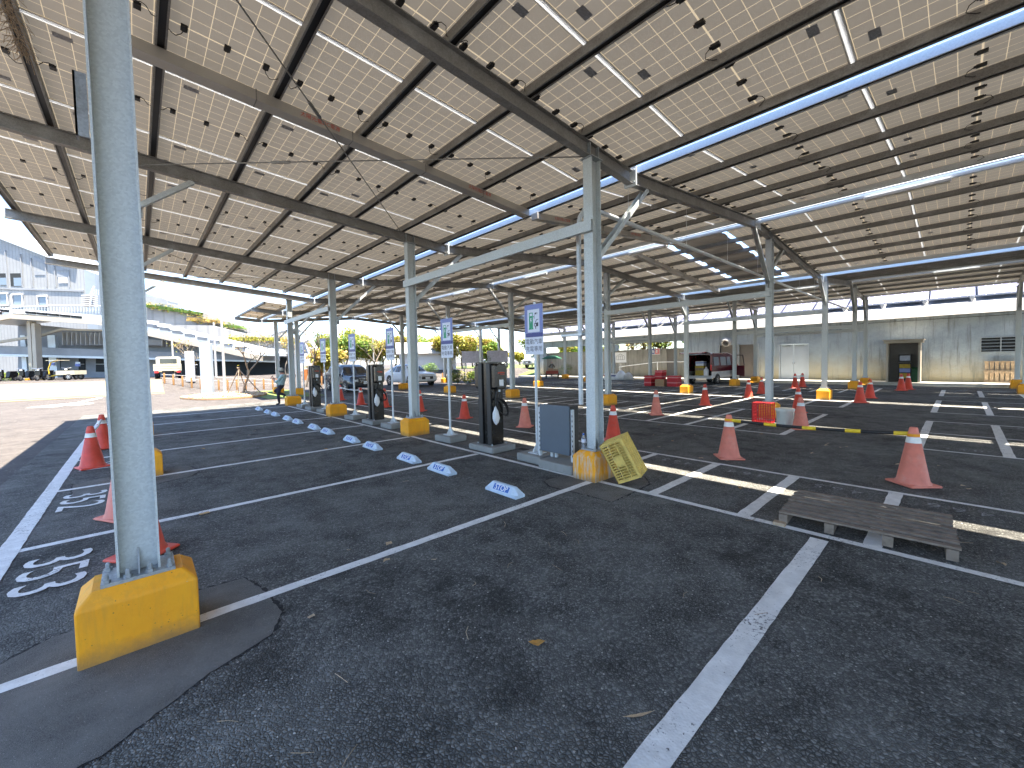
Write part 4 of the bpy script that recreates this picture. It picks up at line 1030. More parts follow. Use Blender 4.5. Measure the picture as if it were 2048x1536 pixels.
coupe = [(0, .42, .92, .98, .82, .76), (.12, .34, .98, 1.04, .92, .78), (.7, .26, 1.0, 1.34, .95, .66), (1.5, .25, .99, 1.58, .96, .62), (2.3, .25, .97, 1.60, .96, .62), (2.75, .25, .96, 1.48, .96, .68), (3.45, .26, .95, 1.04, .96, .84), (4.35, .28, .88, .95, .93, .84), (4.6, .34, .70, .86, .87, .78), (4.68, .40, .60, .80, .78, .72)]
car('white sloping-roof car parked facing the camera', (10.98, 27.3, .0), -math.pi / 2 + .06, coupe, M['carpaint_white'], (.92, 3.75), .37, ((.95, 1.62), (1.70, 2.42), (2.48, 2.98)), (2.45, 3.4), (.2, 1.3), 'cars parked in the car park')
for i, (x, y, rz, p, lb) in enumerate(((5.0, 48.6, .45, 'carpaint_white', 'white car parked beyond the fence, left one of two'), (7.2, 47.6, .4, 'carpaint_white', 'white car parked beyond the fence beside the far column'), (2.2, 50.5, .5, 'carpaint_silver', 'silver car parked far off behind the staked tree'), (29.5, 34.5, 2.4, 'carpaint_white', 'white car on the far road beyond the lawn'), (34, 31, 2.4, 'carpaint_silver', 'pale car on the far road behind the parasol'))):
    car(lb, (x, y, hgt(x, y)), rz + math.pi / 4, suv, M[p], (.88, 3.55), .34, ((.62, 1.42), (1.50, 2.30), (2.36, 2.95)), (2.45, 3.32), (.15, .5), 'cars parked far off')
# maroon and white van with its tailgate open
M['maroon'] = mat('maroon_paint', (.11, .012, .022), .2, .1, .1); M['vanwhite'] = mat('van_white', (.50, .50, .49), .35, 0, .12, 4, 0, 0, (.2, .19, .18), 3, .5)
t = thing('parked_van', 'maroon and white van with raised tailgate and open front door', 'van', (20.75, 7.25, 0), -.04, None)
b = MB()
W_ = .80
prof = [(0, .42), (0, 1.05), (.02, 1.50), (.10, 1.82), (.5, 1.90), (2.4, 1.90), (3.0, 1.80), (3.55, 1.25), (3.85, 1.05), (3.9, .60), (3.85, .42)]
def vring(x):
    z_t = 1.9 if .1 < x < 2.5 else None
def vside(s, z0, z1, m):
    pass
# hollow shell: floor, sides, roof, nose
side = [(0, .42), (3.85, .42), (3.9, .60), (3.85, 1.05), (3.55, 1.25), (2.95, 1.78), (2.4, 1.88), (.35, 1.88), (.06, 1.80), (0, 1.05)]
def cutz(poly, z, keep_low):
    out = []
    for (x0_, z0_), (x1_, z1_) in zip(poly, poly[1:] + poly[:1]):
        ins0, ins1 = (z0_ <= z) == keep_low, (z1_ <= z) == keep_low
        if ins0: out.append((x0_, z0_))
        if ins0 != ins1: f = (z - z0_) / (z1_ - z0_); out.append((x0_ + (x1_ - x0_) * f, z))
    return out
inw = lambda z: W_ - max(0, z - 1.05) * .13
for s in (-1, 1):
    for lowp, m in ((True, M['vanwhite']), (False, M['maroon'])):
        q = cutz(side, .80, lowp); b = MB()
        b.loft([[(x, s * inw(z), z) for x, z in q], [(x, s * (inw(z) - .03), z) for x, z in q]]); b.build('body_side', m, t)
    for xa, xb in ((.30, 1.02), (1.20, 2.02), (2.12, 2.75)):
        b = MB(); za, zb2 = 1.14, 1.66; xt = min(xb, 2.62)
        b.add([(xa, s * (inw(za) + .004), za), (xb, s * (inw(za) + .004), za), (xt, s * (inw(zb2) + .004), zb2), (xa + .05, s * (inw(zb2) + .004), zb2)], [(0, 1, 2, 3)]); b.build('side_window', M['skyglass'], t)
    for wx in (.72, 3.15):
        o = MB(); o.lathe([(.36, 0), (.36, .012)], 22); o.v = [(v[0] + wx, s * (W_ + v[2]), v[1] + .31) for v in o.v]; o.build('wheel_arch', M['black'], t)
        wheel(t, wx, s * (W_ - .06), .30, .17, s)
    b = MB(); b.bbox(-.03, .03, min(s * .70, s * .79), max(s * .70, s * .79), .86, 1.20, .01); b.build('tail_light', M['cratered'], t)
    b = MB(); b.bbox(-.012, .03, min(s * .69, s * .80), max(s * .69, s * .80), 1.2, 1.82, .01); b.build('rear_pillar', M['maroon'], t)
b = MB(); b.box(.02, 3.8, -.77, .77, .46, .52); b.box(1.35, 1.45, -.74, .74, .52, 1.3); b.build('floor', M['black'], t)
b = MB(); b.loft([[(x, -inw(z) , z), (x, inw(z), z), (x, inw(z) , z + .03), (x, -inw(z), z + .03)] for x, z in ((.03, 1.80), (.35, 1.88), (2.4, 1.88), (2.95, 1.78), (3.0, 1.74))]); b.build('roof', M['vanwhite'], t)
b = MB(); b.add([(2.97, -.70, 1.74), (2.97, .70, 1.74), (3.56, .77, 1.24), (3.56, -.77, 1.24)], [(0, 1, 2, 3)]); b.build('windscreen', M['glass'], t)
b = MB(); b.loft([[(x, -.78, z0_), (x, .78, z0_), (x, .78, z1_), (x, -.78, z1_)] for x, z0_, z1_ in ((3.5, .45, 1.27), (3.84, .45, 1.06), (3.90, .55, .95))]); b.build('nose', M['maroon'], t)
b = MB(); b.bbox(-.12, .06, -.82, .82, .36, .56, .03); b.build('rear_bumper', M['vanwhite'], t)
b = MB(); b.loft([[(.05, -.70, 1.84), (.05, .70, 1.84), (.05, .70, 1.89), (.05, -.70, 1.89)], [(-.55, -.70, 1.93), (-.55, .70, 1.93), (-.55, .70, 1.98), (-.55, -.70, 1.98)], [(-1.05, -.66, 1.86), (-1.05, .66, 1.86), (-1.05, .66, 1.92), (-1.05, -.66, 1.92)]]); b.build('tailgate', M['maroon'], t)
for yy in (-.60, .60):
    b = MB(); b.tube([(.03, yy, 1.5), (-.45, yy, 1.92)], .012, 6); b.build('gas_strut', M['black'], t)
d_ = thing('front_door', None, None); d_.parent = t; d_.location = (2.85, -.80, 0); d_.rotation_euler.z = 1.15
b = MB(); b.loft([[(x, 0, z) for x, z in ((-.9, .45), (0, .5), (0, 1.1), (-.9, 1.1))], [(x, -.05, z) for x, z in ((-.9, .45), (0, .5), (0, 1.1), (-.9, 1.1))]]); b.build('door_panel', M['maroon'], d_)
b = MB()
for p, q in (((-.9, 1.1), (-.78, 1.74)), ((-.78, 1.74), (-.28, 1.74)), ((-.28, 1.74), (0, 1.12))): b.tube([(p[0], -.025, p[1]), (q[0], -.025, q[1])], .03, 6)
b.build('window_frame', M['black'], d_)
b = MB(); b.bbox(-.14, .06, -.20, -.04, 1.10, 1.30, .02); b.build('mirror', M['black'], d_)
def cbx(name, label, loc, d, mk, rz=0, cat='box', group=None, band=None):
    t_ = thing(name, label, cat, loc, rz, group); b = MB(); b.bbox(-d[0] / 2, d[0] / 2, -d[1] / 2, d[1] / 2, 0, d[2], .01); b.build('carton', M[mk] if isinstance(mk, str) else mk, t_)
    if band:
        b = MB(); b.box(-d[0] / 2 - .003, d[0] / 2 + .003, -d[1] / 2 - .003, d[1] / 2 + .003, d[2] * .55, d[2] * .78); b.build('print_band', M[band], t_)
    return t_
M['cartonred'] = mat('red_carton', (.50, .015, .025), .6, 0, .15); M['carton'] = mat('brown_carton', (.38, .24, .14), .8, 0, .15); M['cartonyellow'] = mat('yellow_carton', (.38, .27, .03), .7, 0, .2); M['pinkprint'] = mat('pink_print', (.60, .22, .22), .6)
cbx('cardboard_box', 'yellow carton stacked inside the van', (21.1, 7.25, .525), (.5, .5, .62), 'cartonyellow', band='wood')
cbx('cardboard_box', 'blue and white box on top of the yellow carton in the van', (21.1, 7.25, 1.147), (.42, .48, .26), 'signwhite', band='bluepaint')
t = thing('water_jug', 'white plastic jug standing on the van sill', 'jug', (20.87, 6.85, .525)); b = MB(); b.lathe([(.13, 0), (.14, .03), (.14, .36), (.10, .44), (.05, .47), (.05, .52)], 14); b.build('jug_body', M['white'], t); b = MB(); b.lathe([(.055, .52), (.055, .56)], 10); b.build('cap', M['white'], t)
for i, (x, y, z, d, mk, lb) in enumerate(((18.6, 9.25, 0, (.5, .45, .32), 'cartonred', 'red carton at the lower left of the heap by the van'), (18.6, 9.25, .322, (.5, .45, .30), 'cartonred', 'red carton stacked on the lower left one'), (19.1, 8.85, 0, (.55, .5, .34), 'cartonred', 'red carton behind, under the topmost one'), (19.1, 8.85, .342, (.5, .5, .32), 'cartonred', 'second red carton of the tall stack'), (19.12, 8.82, .664, (.5, .48, .26), 'cartonred', 'topmost red carton of the heap'),
                                         (18.7, 8.55, 0, (.6, .55, .40), 'carton', 'plain brown carton between the red ones'), (18.75, 7.8, 0, (.55, .6, .34), 'cartonred', 'red carton nearest the van column, lower one'), (18.75, 7.8, .342, (.55, .6, .28), 'cartonred', 'red carton nearest the van column, upper one'), (19.6, 9.6, 0, (.5, .5, .60), 'black', 'black bin left behind the red cartons'))):
    cbx('cardboard_box', lb, (x, y, z), d, mk, .1 * (i % 3) - .1, 'box', 'cartons beside the van', 'pinkprint' if mk == 'cartonred' else None)
def sack(label, loc, s, mk, seed):
    r_ = random.Random(seed); b = MB(); rings = []
    for z, k in ((0, .8), (.05, 1.0), (.3, 1.0), (.6, .8), (.85, .5), (1.0, .15)):
        rings.append([(s[0] * k * math.cos(a) * (1 + r_.uniform(-.15, .15)), s[1] * k * math.sin(a) * (1 + r_.uniform(-.15, .15)), z * s[2]) for a in [2 * math.pi * i / 12 for i in range(12)]])
    b.loft(rings, 0, True, True); o = b.build('bulk_sack', M[mk] if isinstance(mk, str) else mk, None, loc); tag(o, label, 'sack', 'sacks and boxes by the ramp')
sack('grey-white plastic sack beside the stacked boxes at the ramp', (23.9, 14.6, 0), (.4, .45, .75), 'white', 3); sack('pale plastic sack slumped right of the others', (23.8, 13.9, 0), (.35, .4, .6), 'whitewall', 5)
cbx('cardboard_box', 'white box with red label left of the sacks', (24.0, 15.9, 0), (.45, .5, .5), 'white', 0, 'box', None, 'cartonred'); cbx('cardboard_box', 'white box with dark label left of the sacks', (23.9, 15.2, 0), (.45, .45, .5), 'white', 0, 'box', None, 'signnavy')
t = thing('wire_cage', 'grey wire cage behind the boxes at the ramp', 'cage', (24.5, 15.6, 0)); b = MB(); lattice(b, (-.3, -.5, .02), (0, 1.0, 0), (0, 0, 1.25), (-1, 0, 0), 8, 8); lattice(b, (-.3, -.5, .02), (.5, 0, 0), (0, 0, 1.25), (0, -1, 0), 4, 8); b.build('mesh_side', M['galv'], t)
# red cart with rider and green parasol
t = thing('motor_cart', 'red three-wheeled cart carrying boxes under a green parasol', 'cart', (23.6, 21.6, 0), .75)
M['cartred'] = mat('cart_red', (.35, .05, .03), .5, 0, .2)
b = MB(); b.box(0, 1.5, -.55, .55, .42, .52); b.box(0, .05, -.55, .55, .52, .72); b.box(.05, 1.5, -.55, -.51, .52, .72); b.box(.05, 1.5, .51, .55, .52, .72); b.build('bed', M['cartred'], t)
for s in (-1, 1): wheel(t, .4, s * .55, .28, .12, s)
wheel(t, 2.3, 0, .28, .12, 1)
b = MB(); b.tube([(1.4, 0, .5), (2.1, 0, .6), (2.3, 0, .3)], .05, 8); b.tube([(2.1, 0, .6), (2.0, 0, 1.1)], .03, 8); b.tube([(2.0, -.35, 1.1), (2.0, .35, 1.1)], .02, 8); b.build('frame', M['black'], t)
b = MB(); b.tube([(1.2, 0, .5), (1.2, 0, 1.95)], .02, 8); b.build('parasol_pole', M['galv'], t)
b = MB(); b.lathe([(.95, 1.80), (.9, 1.86), (.5, 2.05), (.0, 2.14)], 16, (1.2, 0, 0), cap=False); b.build('parasol', mat('parasol_green', (.012, .10, .045), .7, 0, .2), t)
cbx('cardboard_box', 'brown box standing on the red cart', (23.75, 21.95, .525), (.5, .45, .4), 'carton', .75); cbx('cardboard_box', 'wooden box standing on the red cart', (24.0, 21.55, .525), (.5, .5, .36), 'wood_pale', .75)
rider = thing('person', 'person in black sitting on the red cart under the parasol', 'person', (24.85, 22.75, 0), .75)
J2 = {'pelvis': ((0, 0, .78), (.16, .13)), 'chest': ((0, 0, 1.10), (.18, .12)), 'collar': ((0, 0, 1.26), (.09, .08)), 'neck': ((.01, 0, 1.33), .05), 'head': ((.03, 0, 1.44), (.08, .09)), 'crown': ((.03, 0, 1.53), (.065, .08))}
E2 = [('pelvis', 'chest'), ('chest', 'collar'), ('collar', 'neck'), ('neck', 'head'), ('head', 'crown')]
for s_, k in (('L', 1), ('R', -1)):
    J2.update({'hip' + s_: ((.08, k * .1, .74), .09), 'knee' + s_: ((.45, k * .16, .74), .065), 'ank' + s_: ((.45, k * .16, .36), .045), 'toe' + s_: ((.58, k * .16, .32), .035), 'sh' + s_: ((0, k * .18, 1.2), .06), 'el' + s_: ((.18, k * .24, .98), .045), 'wr' + s_: ((.42, k * .2, 1.04), .032)})
    E2 += [('pelvis', 'hip' + s_), ('hip' + s_, 'knee' + s_), ('knee' + s_, 'ank' + s_), ('ank' + s_, 'toe' + s_), ('collar', 'sh' + s_), ('sh' + s_, 'el' + s_), ('el' + s_, 'wr' + s_)]
skin_body('body', J2, E2, rider, [M['skin'], M['black'], M['trousers']], lambda c: 0 if c.z > 1.33 else 1 if c.z > .85 else 2, 1)
# cream truck seen from behind, small cargo trike and scooters by the far building
M['cream'] = mat('cream_paint', (.50, .46, .34), .5, 0, .1, 3)
tx, ty = -2.55, 38.6; hz = hgt(tx, ty)
t = thing('flatbed_truck', 'cream flatbed truck seen from behind beyond the fence', 'truck', (tx, ty, hz), 1.5)
b = MB(); b.box(0, 2.4, -.85, .85, .62, .74); b.box(0, .04, -.85, .85, .74, 1.15); b.box(.04, 2.4, -.85, -.81, .74, 1.15); b.box(.04, 2.4, .81, .85, .74, 1.15); b.build('bed', M['cream'], t)
for z in (.80, .98): 
    b = MB(); b.box(-.012, -.002, -.8, .8, z, z + .1); b.build('tailboard_rib', M['cream'], t)
b = MB(); b.bbox(2.45, 3.7, -.8, .8, .45, 1.75, .08); b.build('cab', M['cream'], t); b = MB(); b.box(2.43, 2.449, -.55, .55, 1.2, 1.6); b.build('rear_window', M['glass'], t)
for s in (-1, 1):
    wheel(t, .7, s * .7, .32, .2, s); wheel(t, 3.1, s * .7, .32, .2, s); b = MB(); b.box(-.03, 0, min(s * .55, s * .8), max(s * .55, s * .8), .46, .58); b.build('tail_light', M['cratered'], t)
b = MB(); b.box(.1, 3.2, -.35, .35, .35, .6); b.build('chassis', M['black'], t)
def scooter(label, x, y, rz):
    t = thing('scooter', label, 'scooter', (x, y, hgt(x, y)), rz, 'scooters parked by the far building')
    for wx in (0, 1.25): wheel(t, wx, 0, .24, .1, 1)
    b = MB(); b.loft([[(x_, -w_, z0_), (x_, w_, z0_), (x_, w_, z1_), (x_, -w_, z1_)] for x_, w_, z0_, z1_ in ((-.25, .06, .5, .66), (0, .15, .35, .80), (.5, .16, .28, .78), (.6, .14, .25, .34), (.95, .14, .25, .34), (1.0, .17, .3, .95), (1.12, .14, .4, 1.0))]); b.build('body', M['blackgloss'], t)
    b = MB(); b.bbox(-.15, .5, -.13, .13, .78, .86, .03); b.build('seat', M['black'], t)
    b = MB(); b.tube([(1.05, -.33, 1.05), (1.1, 0, 1.0), (1.05, .33, 1.05)], .02, 6); b.build('handlebar', M['chrome'], t)
    b = MB(); b.bbox(1.1, 1.16, -.09, .09, .85, .97, .02); b.build('headlight', M['lamp'], t)
for i, (px, py, lb) in enumerate(((-12.3, 52.4, 'scooter at the left edge by the far building'), (-11.2, 51.5, 'dark scooter before the dark doorway, second from left'), (-10.4, 50.6, 'scooter left of the cream pillar pair'), (-9.9, 50.2, 'scooter right of the cream pillar pair'), (-8.4, 49.4, 'scooter behind the cargo trike'), (-.9, 38.0, 'scooter beside the cream truck'))):
    scooter(lb, px, py, -2.2 + .2 * (i % 3))
t = thing('cargo_trike', 'yellow and white cargo trike before the far building', 'trike', (-7.95, 47.6, hgt(-7.95, 47.6)), 2.4)
b = MB(); b.box(0, 1.6, -.5, .5, .45, .80); b.build('cargo_bed', M['cream'], t); wheel(t, .5, -.5, .26, .1, 1); wheel(t, .5, .5, .26, .1, 1); wheel(t, 2.75, 0, .26, .1, 1)
b = MB(); b.tube([(1.6, 0, .5), (2.3, 0, .4), (2.75, 0, .3)], .06, 8); b.tube([(2.7, 0, .4), (2.75, 0, 1.0), (2.5, 0, 1.55), (1.9, 0, 1.7)], .05, 8); b.build('frame', mat('trike_yellow', (.55, .38, .03), .5), t)
b = MB(); b.box(1.3, 2.5, -.4, .4, 1.68, 1.72); b.build('sunshade', M['cream'], t); b = MB(); b.box(1.75, 2.05, -.3, .3, .5, .75); b.build('seat', M['black'], t)
# ------------------------------------------------------------------ surveying helper: where a sight line meets a depth or a vertical plane
def ray(px, py): return fw + rt * ((px - (1024 - 4.555)) / FPX) + up * (((768 - 13.947) - py) / FPX)
def at_depth(px, py, d): return CAM + ray(px, py) * d
class Facade:
    def __init__(s, a, b):       # vertical plane through ground points a, b ; u runs from a to b
        s.a = Vector((a[0], a[1], 0)); s.d = (Vector((b[0], b[1], 0)) - s.a).normalized(); s.n = Vector((s.d.y, -s.d.x, 0))
        if s.n.dot(CAM - s.a) < 0: s.n = -s.n
    def uv(s, px, py):
        r = ray(px, py); t = (s.a - CAM).dot(s.n) / r.dot(s.n); p = CAM + r * t; return (p - s.a).dot(s.d), p.z
    def P(s, u, z, out=0): return s.a + s.d * u + s.n * out + Vector((0, 0, z))
    def slab(s, b, pts, o0, o1, m=0):      # polygon in (u, z) extruded from out=o0 to o1
        b.loft([[s.P(u, z, o0) for u, z in pts], [s.P(u, z, o1) for u, z in pts]], m)
    def rect_px(s, x0, y0, x1, y1):
        (u0, z1), (u1, z0) = s.uv(x0, y0), s.uv(x1, y1); return [(u0, z0), (u1, z0), (u1, z1), (u0, z1)]
    def poly_px(s, pts): return [s.uv(*p) for p in pts]
def ribbed(name, col, scale, rough=.6, metal=.2, vert=True, dirt=(.3, .3, .3)):
    m, N, L, B = newmat(name); v = coords(N, 'World'); s = N.new('ShaderNodeSeparateXYZ'); L.new(v, s.inputs[0])
    u = mth(N, L, 'SUBTRACT', s.outputs[0], s.outputs[1])
    k = mth(N, L, 'FRACT', mth(N, L, 'MULTIPLY', u, scale)); rib = mth(N, L, 'LESS_THAN', k, .22)
    n1 = noise(N, L, v, .5, 5, .65)
    c = mixc(N, L, ramp(N, L, n1, .3, .7), tuple(.85 * q for q in col), col); c = mixc(N, L, mth(N, L, 'MULTIPLY', rib, .35), c, tuple(.55 * q for q in col))
    L.new(c, B.inputs['Base Color']); B.inputs['Roughness'].default_value = rough; B.inputs['Metallic'].default_value = metal
    bp = N.new('ShaderNodeBump'); bp.inputs['Strength'].default_value = .6; bp.inputs['Distance'].default_value = .05; L.new(rib, bp.inputs['Height']); L.new(bp.outputs[0], B.inputs['Normal'])
    return m
M['clad'] = ribbed('grey_cladding', (.34, .345, .34), 1.6); M['cladshade'] = ribbed('shaded_cladding', (.26, .30, .34), 1.6)  # side wall copy of the cladding, its bluish shade put into the colour
M['wall_up'] = concrete_mat('weathered_wall', (.25, .30, .34), (.38, .44, .48), (.11, .12, .11), .85, (.36, .315, .20), 1.0)
M['wall_low'] = concrete_mat('board_marked_wall', (.24, .23, .21), (.34, .33, .29), (.11, .105, .09), .85, (.42, .36, .22), .5)
M['pvfront'] = mat('pv_front', (.13, .135, .20), .9, 0, .1, spec=0)
M['doorgrey'] = mat('door_grey', (.40, .45, .50), .5, 0, .06, 2); M['steelshutter'] = mat('brown_gate', (.17, .155, .14), .6, .2, .1)
M['fascia'] = mat('white_fascia', (.38, .375, .36), .55, 0, .05, 1, world=True); M['creamtrim'] = mat('cream_trim', (.42, .37, .295), .6, 0, .06, 1, world=True)
M['darkin'] = mat('dark_interior', (.02, .024, .025), .8); M['greywall'] = mat('grey_wall', (.26, .275, .29), .7, 0, .12, .8, world=True)

def leaves(b, c, r, n, size, m, rnd, flat_=1.0):
    for _ in range(n):
        while True:
            v = Vector((rnd.uniform(-1, 1), rnd.uniform(-1, 1), rnd.uniform(-1, 1)))
            if .1 < v.length < 1: break
        v = v.normalized() * (v.length ** .5); p = Vector(c) + Vector((v.x * r, v.y * r, v.z * r * flat_))
        a = Vector((rnd.uniform(-1, 1), rnd.uniform(-1, 1), rnd.uniform(-.6, .6))).normalized(); q = a.cross(Vector((rnd.uniform(-.5, .5), rnd.uniform(-.5, .5), 1))).normalized(); s = size * rnd.uniform(.6, 1.3)
        b.add([p - a * s, p + q * s * .45, p + a * s, p - q * s * .45], [(0, 1, 2, 3)], m)

# ------------------------------------------------------------------ concrete building on the right, with pavement
sheet('pavement', [24.55, 27.6], rng(-16, 27, 4), .155, M['kerbstone'])
b = MB(); b.bbox(24.44, 24.56, -16, 27, -.01, .16, .012); o = b.build('kerb', M['kerbstone']); o['kind'] = 'structure'
t = thing('concrete_building', 'long weathered concrete building with white eaves and rooftop panels, right', 'building', (26, 0, 0))
def ybox(b, y0, y1, z0, z1, x0=0, x1=.3, m=0): b.box(x0, x1, min(y0, y1), max(y0, y1), z0, z1, m)
b = MB()
for y0, y1, z0, z1 in ((10.2, 7.99, .1, 2.95), (7.99, 5.64, 2.45, 2.95), (5.64, 4.36, .1, 2.95), (4.36, 2.91, 2.33, 2.95), (2.91, -4.04, .1, 2.95), (-4.04, -5.25, .1, 1.63), (-4.04, -5.25, 2.30, 2.95), (-5.25, -16, .1, 2.95), (10.2, -16, 2.95, 3.50)): ybox(b, y0, y1, z0, z1)
b.build('wall', M['wall_up'], t)
b = MB(); ybox(b, 10.2, 27, 2.92, 3.50, 0, .4); ybox(b, 17.6, 16.9, 2.3, 2.92, .6, 1.2); ybox(b, 25.5, 24.9, .1, 2.92, .0, .5); b.build('corridor_beam', M['wall_up'], t)
b = MB(); ybox(b, 12.42, 27, .1, 2.42, 1.0, 1.25); ybox(b, 11.65, 10.2, .1, 2.42, 1.0, 1.25); b.build('corridor_wall', M['wall_low'], t)
b = MB(); ybox(b, 12.42, 11.65, .16, 2.42, 1.08, 1.14); b.build('corridor_door', M['steelshutter'], t)
b = MB(); b.loft([[(x, y, z) for x, z in ((-.35, 3.50), (.05, 3.501), (.05, 4.05), (-.12, 4.05))] for y in (-16, 27)]); b.build('fascia', M['fascia'], t)
for k in range(64):
    y = -15.6 + k * .66; b = MB(); b.box(-.02, .02, -.02, .02, 0, .54); o = b.build('fascia_rib', M['fascia'], t); o.location = (-.345 + .113, y, 3.51); o.rotation_euler.y = .40
b = MB(); b.loft([[(x, y, z) for x, z in ((.0, 4.06), (7, 6.6), (7, 6.5), (.0, 3.9))] for y in (-16, 27)]); b.build('roof', M['fascia'], t)
for k in range(26):
    y = -15.3 + k * 1.64
    o = MB(); o.loft([[(x, yy, z) for x, z in ((.15, 4.36), (3.6, 5.96), (3.6, 6.0), (.15, 4.40))] for yy in (y, y + 1.56)]); p = o.build('solar_panel', M['pvfront'], t)
    o = MB()
    for i in range(1, 6): o.loft([[(x, yy, z + .002) for x, z in ((.15, 4.401), (3.6, 6.001), (3.6, 6.006), (.15, 4.406))] for yy in (y + i * .26 - .012, y + i * .26 + .012)])
    for i in range(1, 4):
        q = i / 4; o.loft([[(x, yy, z + .003) for x, z in ((.15 + 3.45 * q - .015, 4.4 + 1.6 * q), (.15 + 3.45 * q + .015, 4.4 + 1.6 * q + .005), (.15 + 3.45 * q, 4.4 + 1.6 * q + .01))] for yy in (y, y + 1.56)])
    o.build('grid_lines', M['white'], p)
    o = MB(); o.lathe([(.05, 4.05), (.05, 4.2), (.09, 4.26), (.09, 4.36)], 8, (.12, y + .1, 0)); o.build('panel_foot', M['fascia'], t)
b = MB(); b.loft([[(x, y, z) for x, z in ((.11, 4.33), (.15, 4.33), (.15, 4.40), (.11, 4.40))] for y in (-16, 27)]); b.build('panel_rail', M['fascia'], t)
d = thing('double_door', None, None); d.parent = t
for y0, y1 in ((4.35, 3.642), (3.628, 2.92)):
    b = MB(); ybox(b, y0, y1, .16, 2.32, .05, .10); o = b.build('door_leaf', M['doorgrey'], d); b = MB(); ybox(b, 3.70 if y0 > 4 else 3.60, 3.68 if y0 > 4 else 3.57, 1.1, 1.25, .02, .05); b.build('handle', M['chrome'], d)
    b = MB(); ybox(b, (y0 + y1) / 2 - .2, (y0 + y1) / 2 + .25, 2.2, 2.27, .01, .05); b.build('door_closer', M['galv'], d)
b = MB(); ybox(b, 4.42, 4.361, .16, 2.40, -.02, .1); ybox(b, 2.909, 2.85, .16, 2.40, -.02, .1); ybox(b, 4.36, 2.91, 2.331, 2.40, -.02, .1); b.build('door_frame', M['doorgrey'], t)
b = MB(); ybox(b, 7.99, 5.64, .18, 2.45, .20, .24); b.build('rolling_gate', M['steelshutter'], t)
for k in range(14):
    b = MB(); ybox(b, 7.98, 5.65, .3 + k * .15, .335 + k * .15, .185, .199); b.build('gate_slat', M['steelshutter'], t)
for y in (8.03, 6.82, 5.60): b = MB(); ybox(b, y - .04, y + .04, .16, 2.5, -.03, .18); b.build('gate_post', M['galv'], t)
b = MB(); b.lathe([(.30, 0), (.32, .12), (.26, .34), (.20, .36), (.18, .2), (.17, .05)], 18); b.v = [(-v[2], v[0], v[1]) for v in b.v]; o = b.build('round_vent', M['fascia'], t); o.location = (0, 7.53, 2.74); o.rotation_euler.y = -.5
b = MB(); ybox(b, -4.03, -5.26, 1.63, 2.30, .12, .16); b.build('vent_recess', M['darkin'], t)
b = MB()
for y in (-4.02, -4.645, -5.27): ybox(b, y - .02, y + .02, 1.60, 2.33, -.02, .1)
for z in (1.615, 2.315): ybox(b, -4.02, -5.27, z - .02, z + .02, -.021, .1)
b.build('vent_frame', M['galv'], t)
for k in range(4): b = MB(); b.loft([[(x, y, z + 1.70 + k * .155) for x, z in ((-.01, 0), (.08, .05), (.08, .065), (-.01, .015))] for y in (-5.25, -4.04)]); b.build('louvre', M['galv'], t)
b = MB(); b.tube([(-.15, 16, 1.0), (-.15, 12.6, 1.35), (-.15, 8.4, 1.36)], .025, 8); b.tube([(-.15, 12.6, .15), (-.15, 12.6, 1.35)], .025, 8); b.tube([(-.15, 16, .15), (-.15, 16, 1.0)], .025, 8); b.tube([(-.15, 10.3, .15), (-.15, 10.3, 1.36)], .025, 8); tag(b.build('handrail', M['white'], None, (26, 0, 0)), 'white handrail sloping along the corridor wall', 'handrail')
for y0, y1, z0, z1, lb, mk in ((17.19, 16.05, 1.34, 2.23, 'white poster with a line drawing of a house on the corridor wall', 0), (13.84, 12.97, 1.95, 2.46, 'blue and pink notice on the corridor wall', 1)):
    tt = thing('wall_poster', lb, 'poster', (26.99, (y0 + y1) / 2, (z0 + z1) / 2)); hw, hh = (y0 - y1) / 2, (z1 - z0) / 2
    b = MB(); b.box(-.02, 0, -hw, hw, -hh, hh); b.build('board', M['white'], tt)
    if mk == 0:
        b = MB()
        for p, q in (((-.4, -.2), (-.4, .1)), ((.4, -.2), (.4, .1)), ((-.4, .1), (0, .32)), ((.4, .1), (0, .32)), ((-.4, -.2), (.4, -.2)), ((-.2, -.2), (-.2, .12)), ((.2, -.2), (.2, .12)), ((-.2, .12), (.2, .12)), ((0, -.2), (0, .12))): b.tube([(-.021, p[0], p[1]), (-.021, q[0], q[1])], .012, 4)
        b.build('line_drawing', M['signink'], tt)
    else:
        b = MB(); b.box(-.024, -.021, .02, hw - .02, -hh + .03, hh - .03); b.build('blue_field', M['signnavy'], tt); b = MB(); b.box(-.024, -.021, -hw + .02, -.02, -hh + .03, hh - .03); b.build('pink_field', M['pinkprint'], tt)
        b = MB(); b.box(-.026, -.0245, .10, .20, -.12, .12); b.box(-.026, -.0245, -.22, -.12, -.12, .12); b.build('figure_symbol', M['white'], tt)
b = MB(); b.tube([(25.96, 1.2, 3.35), (25.96, -15, 3.35)], .012, 5); tag(b.build('wall_cable', M['black']), 'thin black cable along the top of the concrete wall', 'cable')
t = thing('booth', 'cream pay booth with a small roof standing at the kerb', 'booth', (25.0, -1.4, 0))
for s_ in (-1, 1):
    b = MB(); b.box(-.5, -.42, min(s_ * .545, s_ * .63), max(s_ * .545, s_ * .63), 0, 2.16); b.build('door_jamb', M['creamtrim'], t)
    b = MB(); b.box(-.419, .5, min(s_ * .58, s_ * .63), max(s_ * .58, s_ * .63), .061, 2.16); b.build('side_wall', M['creamtrim'], t)
b = MB(); b.box(.45, .5, -.58, .58, .05, 2.16); b.build('back_wall', M['steelshutter'], t); b = MB(); b.box(-.6, .55, -.72, .72, 2.16, 2.30); b.box(-.66, .56, -.76, .76, 2.301, 2.34); b.build('roof', M['creamtrim'], t); b = MB(); b.box(-.5, .5, -.63, .63, 0, .06); b.build('base', M['concrete'], t)
